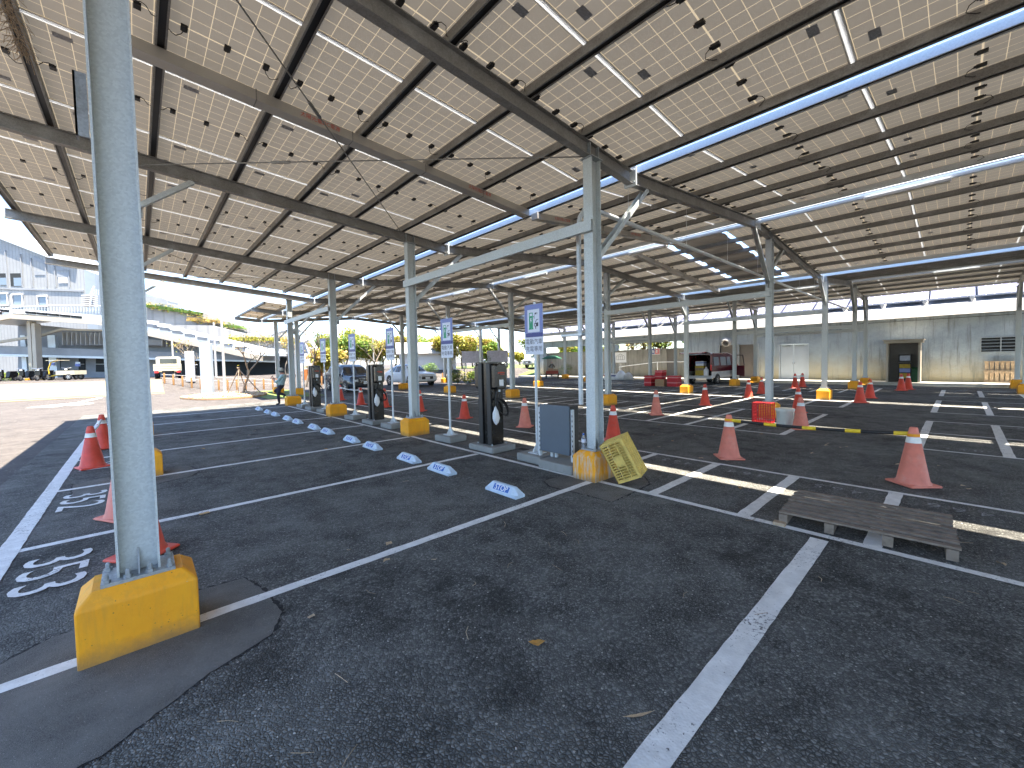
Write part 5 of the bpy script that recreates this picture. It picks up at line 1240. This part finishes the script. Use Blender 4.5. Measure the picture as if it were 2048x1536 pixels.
t = thing('ticket_machine', 'black machine with screen and yellow panels inside the booth', 'ticket machine', (25.05, -1.45, .06)); b = MB(); b.box(-.15, .2, -.24, .24, 0, 1.1); b.build('cabinet', M['black'], t); b = MB(); b.box(-.18, .1, -.24, .24, 1.14, 1.52); b.build('monitor', M['black'], t)
b = MB(); b.box(-.186, -.181, -.19, .19, 1.2, 1.46); b.build('screen', mat('screen', (.25, .28, .36), .2), t)
for z0, z1, mk in ((.82, 1.02, 'cartonyellow'), (.6, .8, 'signblue'), (.3, .55, 'cartonyellow')): b = MB(); b.box(-.156, -.151, -.2, .2, z0, z1); b.build('panel', M[mk], t)
t = thing('green_bin', 'dark green bin inside the booth', 'bin', (25.1, -1.85, .06)); b = MB(); b.bbox(-.15, .2, -.12, .17, 0, .8, .03); b.build('bin_body', mat('bin_green', (.01, .11, .03), .5), t); b = MB(); b.bbox(-.17, .22, -.13, .18, .805, .86, .02); b.build('lid', mat('bin_lid', (.008, .08, .02), .5), t)
for i, (z, lb) in enumerate(((.17, 'pale wooden pallet leaning on the wall, lower one'), (.68, 'pale wooden pallet leaning on the wall, upper one'))):
    t = thing('wooden_pallet', lb, 'pallet', (25.82, -4.69, z))
    for zz in (.0, .44): b = MB(); b.box(-.07, .02, -.56, .56, zz, zz + .05); b.build('rail', M['wood_pale'], t)
    for k in range(7): b = MB(); b.box(.03, .05, -.55 + k * .16, -.43 + k * .16, .0, .5); b.build('board', M['wood_pale'], t)

# ------------------------------------------------------------------ far buildings on the left
A_ = at_depth(168, 757, 55); B_ = at_depth(0, 757, 55); F1 = Facade((A_.x, A_.y), (B_.x, B_.y))
t = thing('gabled_building', 'tall grey ribbed-metal building with sloping roofline, far left', 'building')
ext = (B_ - A_).length
u1, z1 = F1.uv(0, 475); u0, z0 = F1.uv(168, 537); sl = (z1 - z0) / (u1 - u0)
b = MB(); F1.slab(b, [(u0, .5), (u1 + 6, .5), (u1 + 6, z1 + 6 * sl), (u0 + 1.2, z0 + sl * 1.2), (u0 + .9, z0), (u0, z0 - .1)], -.4, 0); b.build('front_wall', M['clad'], t)
c0 = F1.P(u0, 0, 0); sd_ = -F1.n * 10 - F1.d * 3.2
b = MB(); b.loft([[c0 + Vector((0, 0, .5)), c0 + Vector((0, 0, z0 - .1)), c0 - F1.n * .4 + Vector((0, 0, z0 - .1)), c0 - F1.n * .4 + Vector((0, 0, .5))], [c0 + sd_ + Vector((0, 0, .5)), c0 + sd_ + Vector((0, 0, z0 - 3.2)), c0 + sd_ - F1.n * .4 + Vector((0, 0, z0 - 3.2)), c0 + sd_ - F1.n * .4 + Vector((0, 0, .5))]]); b.build('side_wall', M['cladshade'], t)
b = MB(); F1.slab(b, [(u0 + .9, z0 + .05), (u1 + 6, z1 + 6 * sl + .0), (u1 + 6, z1 + 6 * sl + .35), (u0 + .9, z0 + .35)], -10, .35); b.build('roof', M['galv_light'], t)
for r_ in ((0, 547, 14, 570), (21, 547, 44, 572)):
    b = MB(); F1.slab(b, F1.rect_px(*r_), .01, .06); w_ = b.build('window', M['darkin'], t); b = MB(); F1.slab(b, F1.rect_px(r_[0] + (8 if r_[0] else 0), 556, r_[2] + 1, r_[3]), .07, .12); b.build('pane', M['skyglass'], w_)
for r_ in ((0, 588, 16, 610), (27, 590, 46, 611), (78, 593, 95, 612)):
    b = MB(); F1.slab(b, F1.rect_px(*r_), .01, .05); w_ = b.build('window', M['skyglass'], t); x0_, y0_, x1_, y1_ = r_
    b = MB()
    for q in ((x0_ - 2, y0_ - 2, x1_ + 2, y0_), (x0_ - 2, y1_, x1_ + 2, y1_ + 2), (x0_ - 2, y0_, x0_, y1_), (x1_, y0_, x1_ + 2, y1_)): F1.slab(b, F1.rect_px(*q), .06, .2)
    b.build('frame', M['white'], w_)
for pts in ([(68, 512), (92, 523), (93, 530), (69, 520)], [(70, 543), (93, 543), (93, 550), (71, 550)], [(114, 532), (137, 542), (115, 541)], [(115, 546), (137, 546), (137, 554), (115, 554)]):
    b = MB(); F1.slab(b, F1.poly_px(pts), .01, .06); b.build('louvre_recess', M['greywall'], t)
b = MB(); F1.slab(b, F1.rect_px(118, 555, 136, 566), .01, .08); b.build('light_panel', M['white'], t)
(ua, za), (ub, zb_) = F1.uv(168, 582), F1.uv(0, 572); b = MB(); F1.slab(b, [(ua, za - .12), (ub + 6, zb_ - .12), (ub + 6, zb_ + .12), (ua, za + .12)], .01, .12); b.build('string_course', M['greywall'], t)
for k, x in enumerate((16, 46, 66, 95, 112, 140)):
    (ua, za), (ub, zb_) = F1.uv(x, 575), F1.uv(x, 500 + k * 8); b = MB(); F1.slab(b, [(ua - .06, za), (ua + .06, za), (ua + .06, zb_), (ua - .06, zb_)], .01, .1); b.build('seam', M['greywall'], t)
# outside stair
t = thing('outside_stair', 'white outside stair and railing right of the tall building', 'stair')
FS = Facade((at_depth(165, 757, 54).x, at_depth(165, 757, 54).y), (at_depth(215, 757, 54).x, at_depth(215, 757, 54).y))
for k in range(6): b = MB(); FS.slab(b, FS.rect_px(178, 592 + k * 4, 196, 594 + k * 4), 0, 1); b.build('tread', M['whitewall'], t)
b = MB(); FS.slab(b, FS.poly_px([(195, 590), (198, 590), (205, 575), (202, 575)]), .9, 1); FS.slab(b, FS.poly_px([(195, 615), (197, 615), (204, 578), (202, 578)]), 1.01, 1.1); b.build('stringer', M['white'], t)
for k in range(5): b = MB(); FS.slab(b, FS.rect_px(183 + k * 3.4, 579, 183.6 + k * 3.4, 590), 0, .04); b.build('baluster', M['white'], t)
# low wing with cream roof edge
wa, wb = at_depth(-40, 757, 39), at_depth(560, 757, 39); F2 = Facade((wa.x, wa.y), (wb.x, wb.y))
t = thing('low_wing', 'low building wing with wide cream roof edge, pillars and rooftop panels', 'building')
def fpoly(name, pts, o0, o1, mk, par=t):
    b = MB(); F2.slab(b, F2.poly_px(pts), o0, o1); return b.build(name, M[mk] if isinstance(mk, str) else mk, par)
fpoly('back_wall', [(-40, 640), (560, 700), (560, 758), (-40, 758)], -3.2, -3.0, 'greywall')
fpoly('roof', [(-40, 638), (65, 622), (230, 634), (545, 706), (545, 712), (230, 644), (65, 630), (-40, 646)], -3.4, 1.5, 'galv_light')
fpoly('fascia', [(-40, 648), (65, 632), (230, 644), (545, 712), (545, 722), (230, 652), (65, 641), (-40, 660)], 1.51, 1.75, 'creamtrim')
fpoly('eave_beam', [(-40, 685), (70, 668), (112, 656), (210, 659), (210, 662), (112, 660), (70, 673), (-40, 690)], -.6, -.4, 'creamtrim')
for k in range(13): fpoly('louvre_fin', [(94 + k * 9.5, 663), (95.5 + k * 9.5, 663), (95.5 + k * 9.5, 688), (94 + k * 9.5, 688)], -1.6, -1.3, 'fascia')
for k in range(9): fpoly('louvre_fin', [(300 + k * 9.5, 668 + k * 1.5), (301.5 + k * 9.5, 668 + k * 1.5), (301.5 + k * 9.5, 692), (300 + k * 9.5, 692)], -1.6, -1.3, 'fascia')
fpoly('louvre_band', [(90, 661), (420, 690), (420, 690), (90, 689)], -1.9, -1.65, 'greywall')
fpoly('beam', [(-40, 690), (540, 712), (540, 722), (-40, 710)], -1.7, -1.2, 'greywall')
fpoly('beam_edge', [(-40, 707), (540, 722), (540, 725), (-40, 712)], -1.19, -1.1, 'galv_light')
for r_ in ((12, 706, 52, 757), (178, 713, 206, 757), (300, 715, 545, 757)):
    fpoly('dark_opening', [(r_[0], r_[1]), (r_[2], r_[1]), (r_[2], r_[3]), (r_[0], r_[3])], -2.99, -2.9, 'darkin')
for r_ in ((93, 714, 106, 745), (130, 713, 150, 745)):
    o = fpoly('window', [(r_[0], r_[1]), (r_[2], r_[1]), (r_[2], r_[3]), (r_[0], r_[3])], -2.99, -2.9, 'darkin'); fpoly('mullion', [(r_[0], 728), (r_[2], 728), (r_[2], 729.5), (r_[0], 729.5)], -2.89, -2.85, 'fascia', o)
for r_, mk in (((70, 644, 77, 757), 'creamtrim'), ((79, 648, 86, 757), 'creamtrim'), ((49, 668, 65, 757), 'galv_light'), ((-8, 668, 2, 757), 'galv_light')):
    fpoly('pillar', [(r_[0], r_[1]), (r_[2], r_[1]), (r_[2] + 6, r_[3]), (r_[0] + 6, r_[3])], .2 if mk == 'creamtrim' else -2.2, .7 if mk == 'creamtrim' else -1.9, mk)
fpoly('pillar_foot', [(72, 756), (90, 756), (90, 760), (72, 760)], .1, .9, 'yellow')
for x, y in ((60, 722), (112, 724)): o = fpoly('wall_sign', [(x, y), (x + 9, y), (x + 9, y + 9), (x, y + 9)], -1.8, -1.75, 'white'); fpoly('sign_print', [(x, y + 4), (x + 9, y + 4), (x + 9, y + 9), (x, y + 9)], -1.74, -1.7, 'signblue', o)
t2 = t
for k, (x, y) in enumerate(((-8, 632), (24, 626), (38, 622), (90, 626), (112, 628), (134, 630), (156, 632), (178, 634))):
    o = fpoly('roof_panel', [(x, y), (x + 19, y + 2), (x + 19, y + 6.5), (x, y + 4.5)], .2, 1.6, 'darkin', t2); fpoly('panel_edge', [(x - 1, y - 2), (x + 20, y), (x + 20, y + 2), (x - 1, y)], .1, 1.7, 'white', o)
for k in range(9):
    x, y = 300 + k * 24, 642 + k * 6.2
    o = fpoly('roof_panel', [(x, y + 3), (x + 17, y + 5), (x + 17, y + 10), (x, y + 8)], .2, 1.6, 'greywall', t2); fpoly('panel_edge', [(x - 2, y - 1), (x + 20, y + 1), (x + 18, y + 4), (x - 2, y + 2)], .1, 1.7, 'white', o)
    fpoly('panel_leg', [(x + 5, y + 9), (x + 6.5, y + 9), (x + 6.5, y + 14), (x + 5, y + 14)], 1.2, 1.4, 'white', o)
# curved terrace railing above the wing
t = thing('terrace_railing', 'thin white railing above the low wing', 'railing')
FR = Facade((at_depth(-40, 757, 46).x, at_depth(-40, 757, 46).y), (at_depth(260, 757, 46).x, at_depth(260, 757, 46).y))
b = MB(); FR.slab(b, FR.poly_px([(-40, 622), (40, 613), (120, 609), (215, 611), (215, 612.4), (120, 610.4), (40, 614.4), (-40, 624)]), 0, .08); b.build('top_rail', M['white'], t)
for k in range(40):
    x = -30 + k * 6; b = MB(); FR.slab(b, FR.poly_px([(x, 614), (x + .5, 614), (x + .5, 628), (x, 628)]), 0, .05); b.build('baluster', M['galv_light'], t)
b = MB(); FR.slab(b, FR.poly_px([(-40, 626), (215, 622), (215, 640), (-40, 650)]), -.3, -.1); b.build('terrace_edge', M['whitewall'], t)
# terraced ramp building
ra, rb = at_depth(280, 757, 60), at_depth(760, 757, 66); F3 = Facade((ra.x, ra.y), (rb.x, rb.y))
t = thing('terraced_building', 'pale terraced ramp building with planted edges, far left', 'building')
def rp(name, pts, o0, o1, mk):
    b = MB(); F3.slab(b, F3.poly_px(pts), o0, o1); o = b.build(name, M[mk] if isinstance(mk, str) else mk, t)
    if name == 'planted_edge':
        rnd_ = random.Random(len(pts) + int(pts[0][0])); n_ = len(pts) // 2; g = MB(); top = F3.poly_px(pts[:n_])
        for (ua, za), (ub, zb_) in zip(top, top[1:]):
            for _ in range(int(abs(ub - ua) * 30)):
                f = rnd_.random(); c = F3.P(ua + (ub - ua) * f, za + (zb_ - za) * f - rnd_.uniform(-.25, .7), o1 + rnd_.uniform(-.3, .15)); leaves(g, c, .2, 1, .22, rnd_.randrange(3), rnd_)
        g.build('hanging_plants', [M[mk], M['yellowgreen'], M['rust']], o)
    return o
M['ramp'] = ribbed('pale_ramp_cladding', (.33, .33, .33), .5, .8, 0)
rp('upper_tier', [(285, 612), (330, 612), (400, 624), (470, 648), (560, 668), (640, 690), (760, 715), (760, 742), (285, 742)], -6, -1, 'ramp')
rp('middle_tier', [(285, 650), (430, 652), (560, 684), (640, 700), (760, 722), (760, 745), (285, 745)], -1, 1, 'ramp')
rp('lower_tier', [(430, 700), (560, 700), (760, 726), (760, 752), (430, 752)], 1, 2.5, 'whitewall')
rp('rounded_tower', [(285, 592), (318, 594), (332, 600), (332, 614), (285, 608)], -3, -.5, 'greywall'); rp('planted_edge', [(285, 607), (332, 613), (400, 624), (398, 630), (330, 620), (285, 613)], -.9, -.2, 'green'); rp('planted_edge', [(375, 634), (440, 641), (442, 647), (376, 641)], -.9, 0.2, 'rust'); rp('planted_edge', [(446, 648), (480, 652), (490, 658), (446, 654)], -.9, .2, 'green'); rp('planted_edge', [(470, 676), (560, 676), (640, 690), (640, 697), (560, 683), (470, 682)], 1, 1.8, 'yellowgreen')
rp('window_band', [(503, 695), (521, 695), (521, 703), (503, 703)], 2.5, 2.6, 'greywall'); rp('window_band', [(525, 705), (545, 708), (545, 713), (525, 710)], 2.5, 2.6, 'greywall'); rp('dark_entry', [(460, 728), (530, 728), (545, 740), (545, 752), (460, 752)], 2.51, 2.7, 'darkin')
rp('rail', [(332, 606), (470, 638), (600, 668), (600, 669), (470, 639.2), (332, 607.2)], -.5, -.4, 'white')
# steel arch
t = thing('steel_arch', 'pale steel arch behind the charging posts', 'arch')
ap = [(560, 664, 46), (585, 657, 45.5), (606, 661, 45), (622, 680, 44), (638, 708, 43), (650, 733, 42), (658, 752, 41.5)]
for k, off in enumerate((0, 1.1)):
    pts = [at_depth(x - off * 14, y + off * 5, d + off * 2) for x, y, d in ap]; b = MB(); b.tube(pts, .20, 8); b.build('arch_tube', M['fascia'], t)
for x, y, d in ap[1:]:
    b = MB(); b.tube([at_depth(x, y, d), at_depth(x - 15.4, y + 5.5, d + 2.2)], .10, 6); b.build('arch_rung', M['fascia'], t)
# white gabled house
hp = at_depth(800, 738, 46); hb = hgt(hp.x, hp.y); t = thing('white_house', 'small white gabled house behind the white car', 'house', (hp.x, hp.y, hb), -.45)
b = MB(); b.loft([[(x, -2.2, 0), (x, 2.2, 0), (x, 2.2, 2.0), (x, 0, 3.0), (x, -2.2, 2.0)] for x in (0, 6)]); b.build('wall', M['whitewall'], t)
for s in (-1, 1): b = MB(); b.loft([[(x, 0, 3.12), (x, s * 2.7, 1.88), (x, s * 2.7, 1.78), (x, 0, 3.02)] for x in (-.4, 6.4)]); b.build('roof', M['fascia'], t)
for y in (-1.0, .6): b = MB(); b.box(-.03, -.005, y, y + .6, .6, 1.4); b.build('window', M['greywall'], t)
# notice boards, pylons, lamps, poles, fence posts
for i, (x, y, lb) in enumerate(((945, 713, 'lilac-grey notice board left behind the nearest charger'), (995, 713, 'lilac-grey notice board right behind the nearest charger'))):
    p = at_depth(x, y, 33); t = thing('notice_board', lb, 'notice board', (p.x, p.y, 0), -.75); b = MB(); b.box(-.85, .85, -.04, .04, 1.6, 2.55); b.build('board', mat('lilac_board', (.55, .50, .56), .7), t)
    for s in (-.7, .7): b = MB(); b.tube([(s, 0, 0), (s, 0, 1.6)], .04, 6); b.build('post', M['galv'], t)
def pylon(label, x0, x1, y0, y1, d, mk, marks=()):
    a, c = at_depth(x0, y1, d), at_depth(x1, y1, d); tp = at_depth(x0, y0, d).z; dr = c - a; t = thing('sign_pylon', label, 'sign pylon', ((a.x + c.x) / 2, (a.y + c.y) / 2, hgt(a.x, a.y)), math.atan2(dr.y, dr.x)); wd = dr.to_2d().length / 2
    b = MB(); b.bbox(-wd, wd, -.12, .12, 0, tp - hgt(a.x, a.y), .015); b.build('slab', mk, t)
    return t
M['pylonwhite'] = mat('pylon_white', (.46, .47, .48), .6); M['pylonblue'] = mat('pylon_blue_grey', (.34, .39, .44), .6, 0, .04, 2); pylon('plain pale blue-grey sign pylon beside the lamp post', 405, 427, 688, 787, 26, M['pylonblue']); pylon('smaller white sign pylon behind the fence posts', 374, 389, 703, 763, 31, M['pylonwhite'])
def lamp(label, px, yb, yt, d, arm=True):
    a = at_depth(px, yb, d); z0_ = hgt(a.x, a.y); zt = at_depth(px, yt, d).z; t = thing('lamp_post', label, 'lamp post', (a.x, a.y, z0_))
    b = MB(); b.tube([(0, 0, 0), (0, 0, zt - z0_)], [.09, .06], 10); b.build('pole', M['fascia'], t)
    if arm: b = MB(); b.tube([(0, 0, zt - z0_ - .1), (-.35, .32, zt - z0_ - .08)], .03, 6); b.cbox((-.42, .38, zt - z0_ - .08), (.36, .3, .07)); b.build('lamp_head', M['galv_light'], t)
lamp('tall pale lamp post left of the staked tree', 450, 784, 592, 26); lamp('thinner pale pole left of the tall lamp post', 433, 762, 645, 33, False); lamp('pale pole behind the cream truck', 347, 735, 668, 36, False)
lb_ = ('first', 'second', 'third', 'fourth', 'fifth', 'sixth')
for i, x in enumerate((672, 690, 722, 748, 932, 955)): lamp('slim white flagpole among the far trees, %s from the left' % lb_[i], x, 742, 640 + (i % 3) * 6 + (25 if i > 3 else 0), 50, False)
k = 0
for x in list(range(330, 560, 18)) + list(range(600, 1000, 22)):
    if 395 < x < 480 and False: continue
    a = at_depth(x, 780, 30 if x < 600 else 34 + (x - 600) * .008); z0_ = hgt(a.x, a.y); b = MB(); b.lathe([(.06, 0), (.06, .72), (.045, .76)], 8); o = b.build('fence_post', mat('orange_post', (.26, .13, .04), .8) if k == 0 else bpy.data.materials['orange_post'], None, (a.x, a.y, z0_)); tag(o, 'short brown-orange post of the low roadside fence, number %d from the left' % (k + 1), 'fence post', 'short posts of the low roadside fence'); k += 1
a, c = at_depth(325, 775, 30), at_depth(562, 775, 30); t = thing('fence_rail', 'pale low rail along the brown fence posts', 'rail', (a.x, a.y, 0))
for z in (.35, .62): b = MB(); b.tube([(0, 0, z + hgt(a.x, a.y)), (c.x - a.x, c.y - a.y, z + hgt(c.x, c.y))], .02, 6); b.build('bar', M['fascia'], t)
p = at_depth(625, 728, 36); t = thing('flower_planter', 'orange-brown planter with flowers behind the farthest charger', 'planter', (p.x, p.y, hgt(p.x, p.y)), -.75); b = MB(); b.bbox(-.75, .75, -.3, .3, 0, 1.0, .03); b.build('trough', mat('orange_trough', (.45, .14, .03), .8, 0, .4, 9), t)
flower = t

# ------------------------------------------------------------------ vegetation
def tree(label, x, y, h, spread, n, size, mks, seed, bare=.0, trunk=.11, lean=(0, 0), group='trees beyond the car park', name='tree', depth=3, base=.35):
    rnd = random.Random(seed); z0_ = hgt(x, y); t = thing(name, label, 'tree', (x, y, z0_), rnd.uniform(0, 6), group)
    tb = MB(); tips = []
    def grow(p, d, ln, r, lv):
        pts = [p]; dd = d.copy()
        for i in range(3):
            dd = (dd + Vector((rnd.uniform(-.22, .22), rnd.uniform(-.22, .22), rnd.uniform(-.05, .15)))).normalized(); pts.append(pts[-1] + dd * ln / 3)
        tb.tube(pts, [r, r * .88, r * .76, r * .62], 6)
        if lv >= 1: tips.append((pts[2], lv)); tips.append((pts[3], lv))
        if lv < depth:
            for k in range(rnd.choice((2, 3, 3)) if lv else 4):
                a = rnd.uniform(0, 2 * math.pi); nd = (dd * rnd.uniform(.5, .9) + Vector((math.cos(a), math.sin(a), .25)) * spread * rnd.uniform(.45, .8)).normalized(); grow(pts[rnd.choice((2, 3, 3))], nd, ln * rnd.uniform(.55, .8), r * .58, lv + 1)
    grow(Vector((0, 0, 0)), Vector((lean[0], lean[1], 1)).normalized(), h * base, trunk, 0)
    tb.build('trunk', M['bark'], t)
    if n:
        cb = MB(); k = max(1, n // max(1, len(tips)))
        for p, lv in tips:
            if rnd.random() < bare: continue
            leaves(cb, p, h * .11 * rnd.uniform(.6, 1.4), k, size, rnd.randrange(len(mks)), rnd, .75)
        if cb.v: cb.build('crown', [M[q] for q in mks], t)
    return t
# staked young tree on its mulched island
isl = MB(); pts = [(-.55 + 2.05 * math.cos(a) * (1 + .06 * math.sin(3 * a)), 25.1 + 2.9 * math.sin(a), 0) for a in [2 * math.pi * k / 40 for k in range(40)]]
isl.loft([[(x, y, 0) for x, y, z in pts], [(x, y, .09) for x, y, z in pts], [(x * .97 + .03 * -.55, y * .97 + .03 * 25.1, .10) for x, y, z in pts]]); o = isl.build('tree_island', M['mulch']); o['kind'] = 'structure'
rnd = random.Random(5); lm = MB()
for _ in range(2600):
    a = rnd.uniform(0, 6.283); q = rnd.random() ** .5; leaves(lm, (-.55 + 1.95 * q * math.cos(a), 25.1 + 2.75 * q * math.sin(a), .11), .06, 1, .055, 0, rnd, .2)
o = lm.build('leaf_litter', M['leafpale']); tag(o, 'dry fallen leaves covering the tree island', 'leaf litter', kind='stuff')
sheet('lawn', rng(.6, 3.4, .7), rng(20.2, 28.5, 1), .01, M['grass'])
tree('young staked tree with bare crooked branches on the leaf-covered island', .40, 25.9, 4.2, 1.0, 210, .07, ('yellowgreen', 'rust'), 12, .35, .075, (-.25, .1), 'young staked trees', depth=4)
t = thing('tree_stakes', 'three grey stakes propping the young tree', 'stakes', (.40, 25.9, .1))
for dx, dy in ((-.75, .35), (.75, -.8), (-.35, -.5), (.3, .7)): b = MB(); b.tube([(dx, dy, 0), (-dx * .08 - .2, -dy * .08, 1.55)], .03, 6); b.build('stake', M['bark'], t)
tree('bare young tree behind the sign pylons', *at_depth(385, 757, 33).to_2d(), 3.9, 1.1, 160, .08, ('yellowgreen', 'rust'), 31, .5, .07, (.1, 0), 'young staked trees', depth=4)
tree('young tree with orange leaves left of the leaning man', *at_depth(572, 752, 36).to_2d(), 4.4, .8, 900, .09, ('rust', 'yellowgreen', 'rust'), 44, .2, .06, (0, 0), 'young staked trees')
tree('bare forked tree beside the white car', 9.1, 26.6, 5.2, .9, 60, .08, ('rust',), 52, .7, .07, (.1, .05), 'young staked trees', depth=4)
tree('bare branching tree above the dark car', 5.4, 31, 6.6, 1.15, 150, .09, ('rust', 'yellowgreen'), 57, .55, .08, (.1, .05), 'young staked trees', depth=4)
tr = [(655, 36, 4.2), (690, 52, 7.6), (705, 47, 6.2), (735, 56, 7.4), (765, 60, 6.6), (850, 55, 5.8), (880, 58, 5.6), (905, 45, 6.4), (925, 50, 6.8), (945, 62, 6.0), (985, 46, 4.4), (1010, 70, 3.6), (1040, 74, 3.8), (1075, 78, 3.6), (1130, 60, 5.2), (1160, 70, 5.0), (810, 64, 6.2), (640, 70, 6.0), (672, 60, 8.2), (720, 66, 8.6), (790, 56, 7.6), (835, 62, 7.8), (868, 50, 6.0), (965, 60, 7.2), (1000, 64, 5.0)]
for i, (x, d, h) in enumerate(tr):
    p = at_depth(x, 738, d); mk = (('yellowgreen', 'rust', 'yellowgreen'), ('yellowgreen', 'green'), ('green', 'yellowgreen', 'green'), ('yellowgreen', 'yellowgreen', 'rust'))[i % 4]
    tree('%s tree in the far belt, %s from the left' % (('yellowish', 'yellow-green', 'green', 'pale yellow')[i % 4], ('1st', '2nd', '3rd', '4th', '5th', '6th', '7th', '8th', '9th', '10th', '11th', '12th', '13th', '14th', '15th', '16th', '17th', '18th', '19th', '20th', '21st', '22nd', '23rd', '24th', '25th')[sorted(range(len(tr)), key=lambda q: tr[q][0]).index(i)]), p.x, p.y, h * 1.25, 1.0, 6500, .19, mk, 100 + i, .0, .12, base=.2)
def bush(label, x, y, r, h, n, mks, seed, z=None):
    rnd = random.Random(seed); z0_ = hgt(x, y) if z is None else z; t = thing('shrub', label, 'shrub', (x, y, z0_)); b = MB()
    for _ in range(9): leaves(b, (rnd.uniform(-.6, .6) * r, rnd.uniform(-.6, .6) * r, h * rnd.uniform(.25, .75)), r * .45, n // 9, .07, rnd.randrange(len(mks)), rnd, h / r * .6)
    b.build('foliage', [M[q] for q in mks], t); b = MB()
    for k in range(4): b.tube([(0, 0, 0), (rnd.uniform(-.3, .3) * r, rnd.uniform(-.3, .3) * r, h * .6)], .02, 5)
    b.build('stems', M['bark'], t)
for i, (x, y, d, r, h, mk, lb) in enumerate(((970, 748, 32, 1.0, 2.2, ('yellowgreen', 'green'), 'bright sunlit shrub just above the nearest charger'), (915, 748, 31, .8, 1.2, ('green', 'yellowgreen'), 'round green shrub left of the nearest charger'), (940, 748, 31, .7, 1.1, ('green', 'yellowgreen'), 'smaller green shrub between the signs'), (1150, 752, 40, 1.3, 1.6, ('yellowgreen', 'green'), 'yellow-green hedge right of the red cart'), (1175, 752, 41, 1.3, 1.7, ('green', 'yellowgreen'), 'green hedge behind the conduit'), (855, 745, 42, 1.0, 1.6, ('green',), 'green shrub beside the white house'), (20, 772, 37, 1.4, .8, ('green', 'yellowgreen'), 'low green hedge at the far left of the road'), (-10, 772, 37, 1.2, .8, ('green', 'yellowgreen'), 'low green hedge touching the left picture edge'))):
    p = at_depth(x, y, d); bush(lb, p.x, p.y, r, h, 1300, mk, 300 + i)
rnd = random.Random(9); b = MB()
for _ in range(260): leaves(b, (rnd.uniform(-.7, .7), rnd.uniform(-.25, .25), 1.08 + rnd.uniform(0, .2)), .08, 1, .06, rnd.randrange(3), rnd)
b.build('flowers', [M['leafdry'], M['yellowgreen'], M['green']], flower)
for i in range(7):
    y = 13 + i * 3.4; tree('tree behind the concrete building, %s from the right' % ('first', 'second', 'third', 'fourth', 'fifth', 'sixth', 'seventh')[i], 33 + (i % 3) * 1.5, y, 5.4, .8, 1500, .16, (('yellowgreen', 'green'), ('green', 'yellowgreen'), ('yellowgreen', 'rust'))[i % 3], 500 + i, .05, .11, base=.3)
sheet('lawn', rng(26.5, 60, 3), rng(26.5, 62, 3), .012, M['grass'])
sheet('paving', rng(-40, -3.0, 3), rng(32.6, 37.6, .5), .006, M['tan'])
ar = MB(); ar.add([(x, y, .004) for x, y in ((-7.5, 26.0), (-6.3, 26.4), (-6.6, 27.6), (-5.6, 27.4), (-6.2, 25.2), (-6.0, 26.2))], [(0, 4, 5, 1)]); ar.add([(x, y, .004) for x, y in ((-8.2, 25.5), (-7.1, 24.9), (-6.6, 27.8))], [(0, 1, 2)]); ar.add([(x, y, .0045) for x, y in ((-6.95, 26.2), (-6.75, 26.15), (-5.9, 31.5), (-6.15, 31.5))], [(0, 1, 2, 3)]); o = ar.build('road_arrow', M['paint']); o['kind'] = 'structure'
o = MB(); o.add([(x, y, .004) for x, y in ((-14, 22.2), (-9.2, 26.2), (-9.3, 26.5), (-14.2, 22.6))], [(0, 1, 2, 3)]); o = o.build('road_line', M['paint']); o['kind'] = 'structure'

# straw of an old bird nest stuffed into a roof channel, top left
d_ = ray(28, 55); c = CAM + d_ * ((4.93 - CAM.z) / d_.z); rnd = random.Random(77); b = MB()
for _ in range(150):
    f = rnd.uniform(-.5, .5); p = c + Vector((rnd.uniform(-.05, .05), f, rnd.uniform(-.02, .06))); a = rnd.uniform(0, 6.283); l = rnd.uniform(.08, .26)
    q = p + Vector((math.cos(a) * l * .5, math.sin(a) * l * .5, -rnd.uniform(.0, .16))); m_ = p.lerp(q, .5) + Vector((rnd.uniform(-.03, .03), rnd.uniform(-.03, .03), .02)); b.tube([p, m_, q], .0022, 4)
tag(b.build('nest_straw', M['twig']), 'brown straw of a bird nest hanging from the roof channel, top left', 'nest')
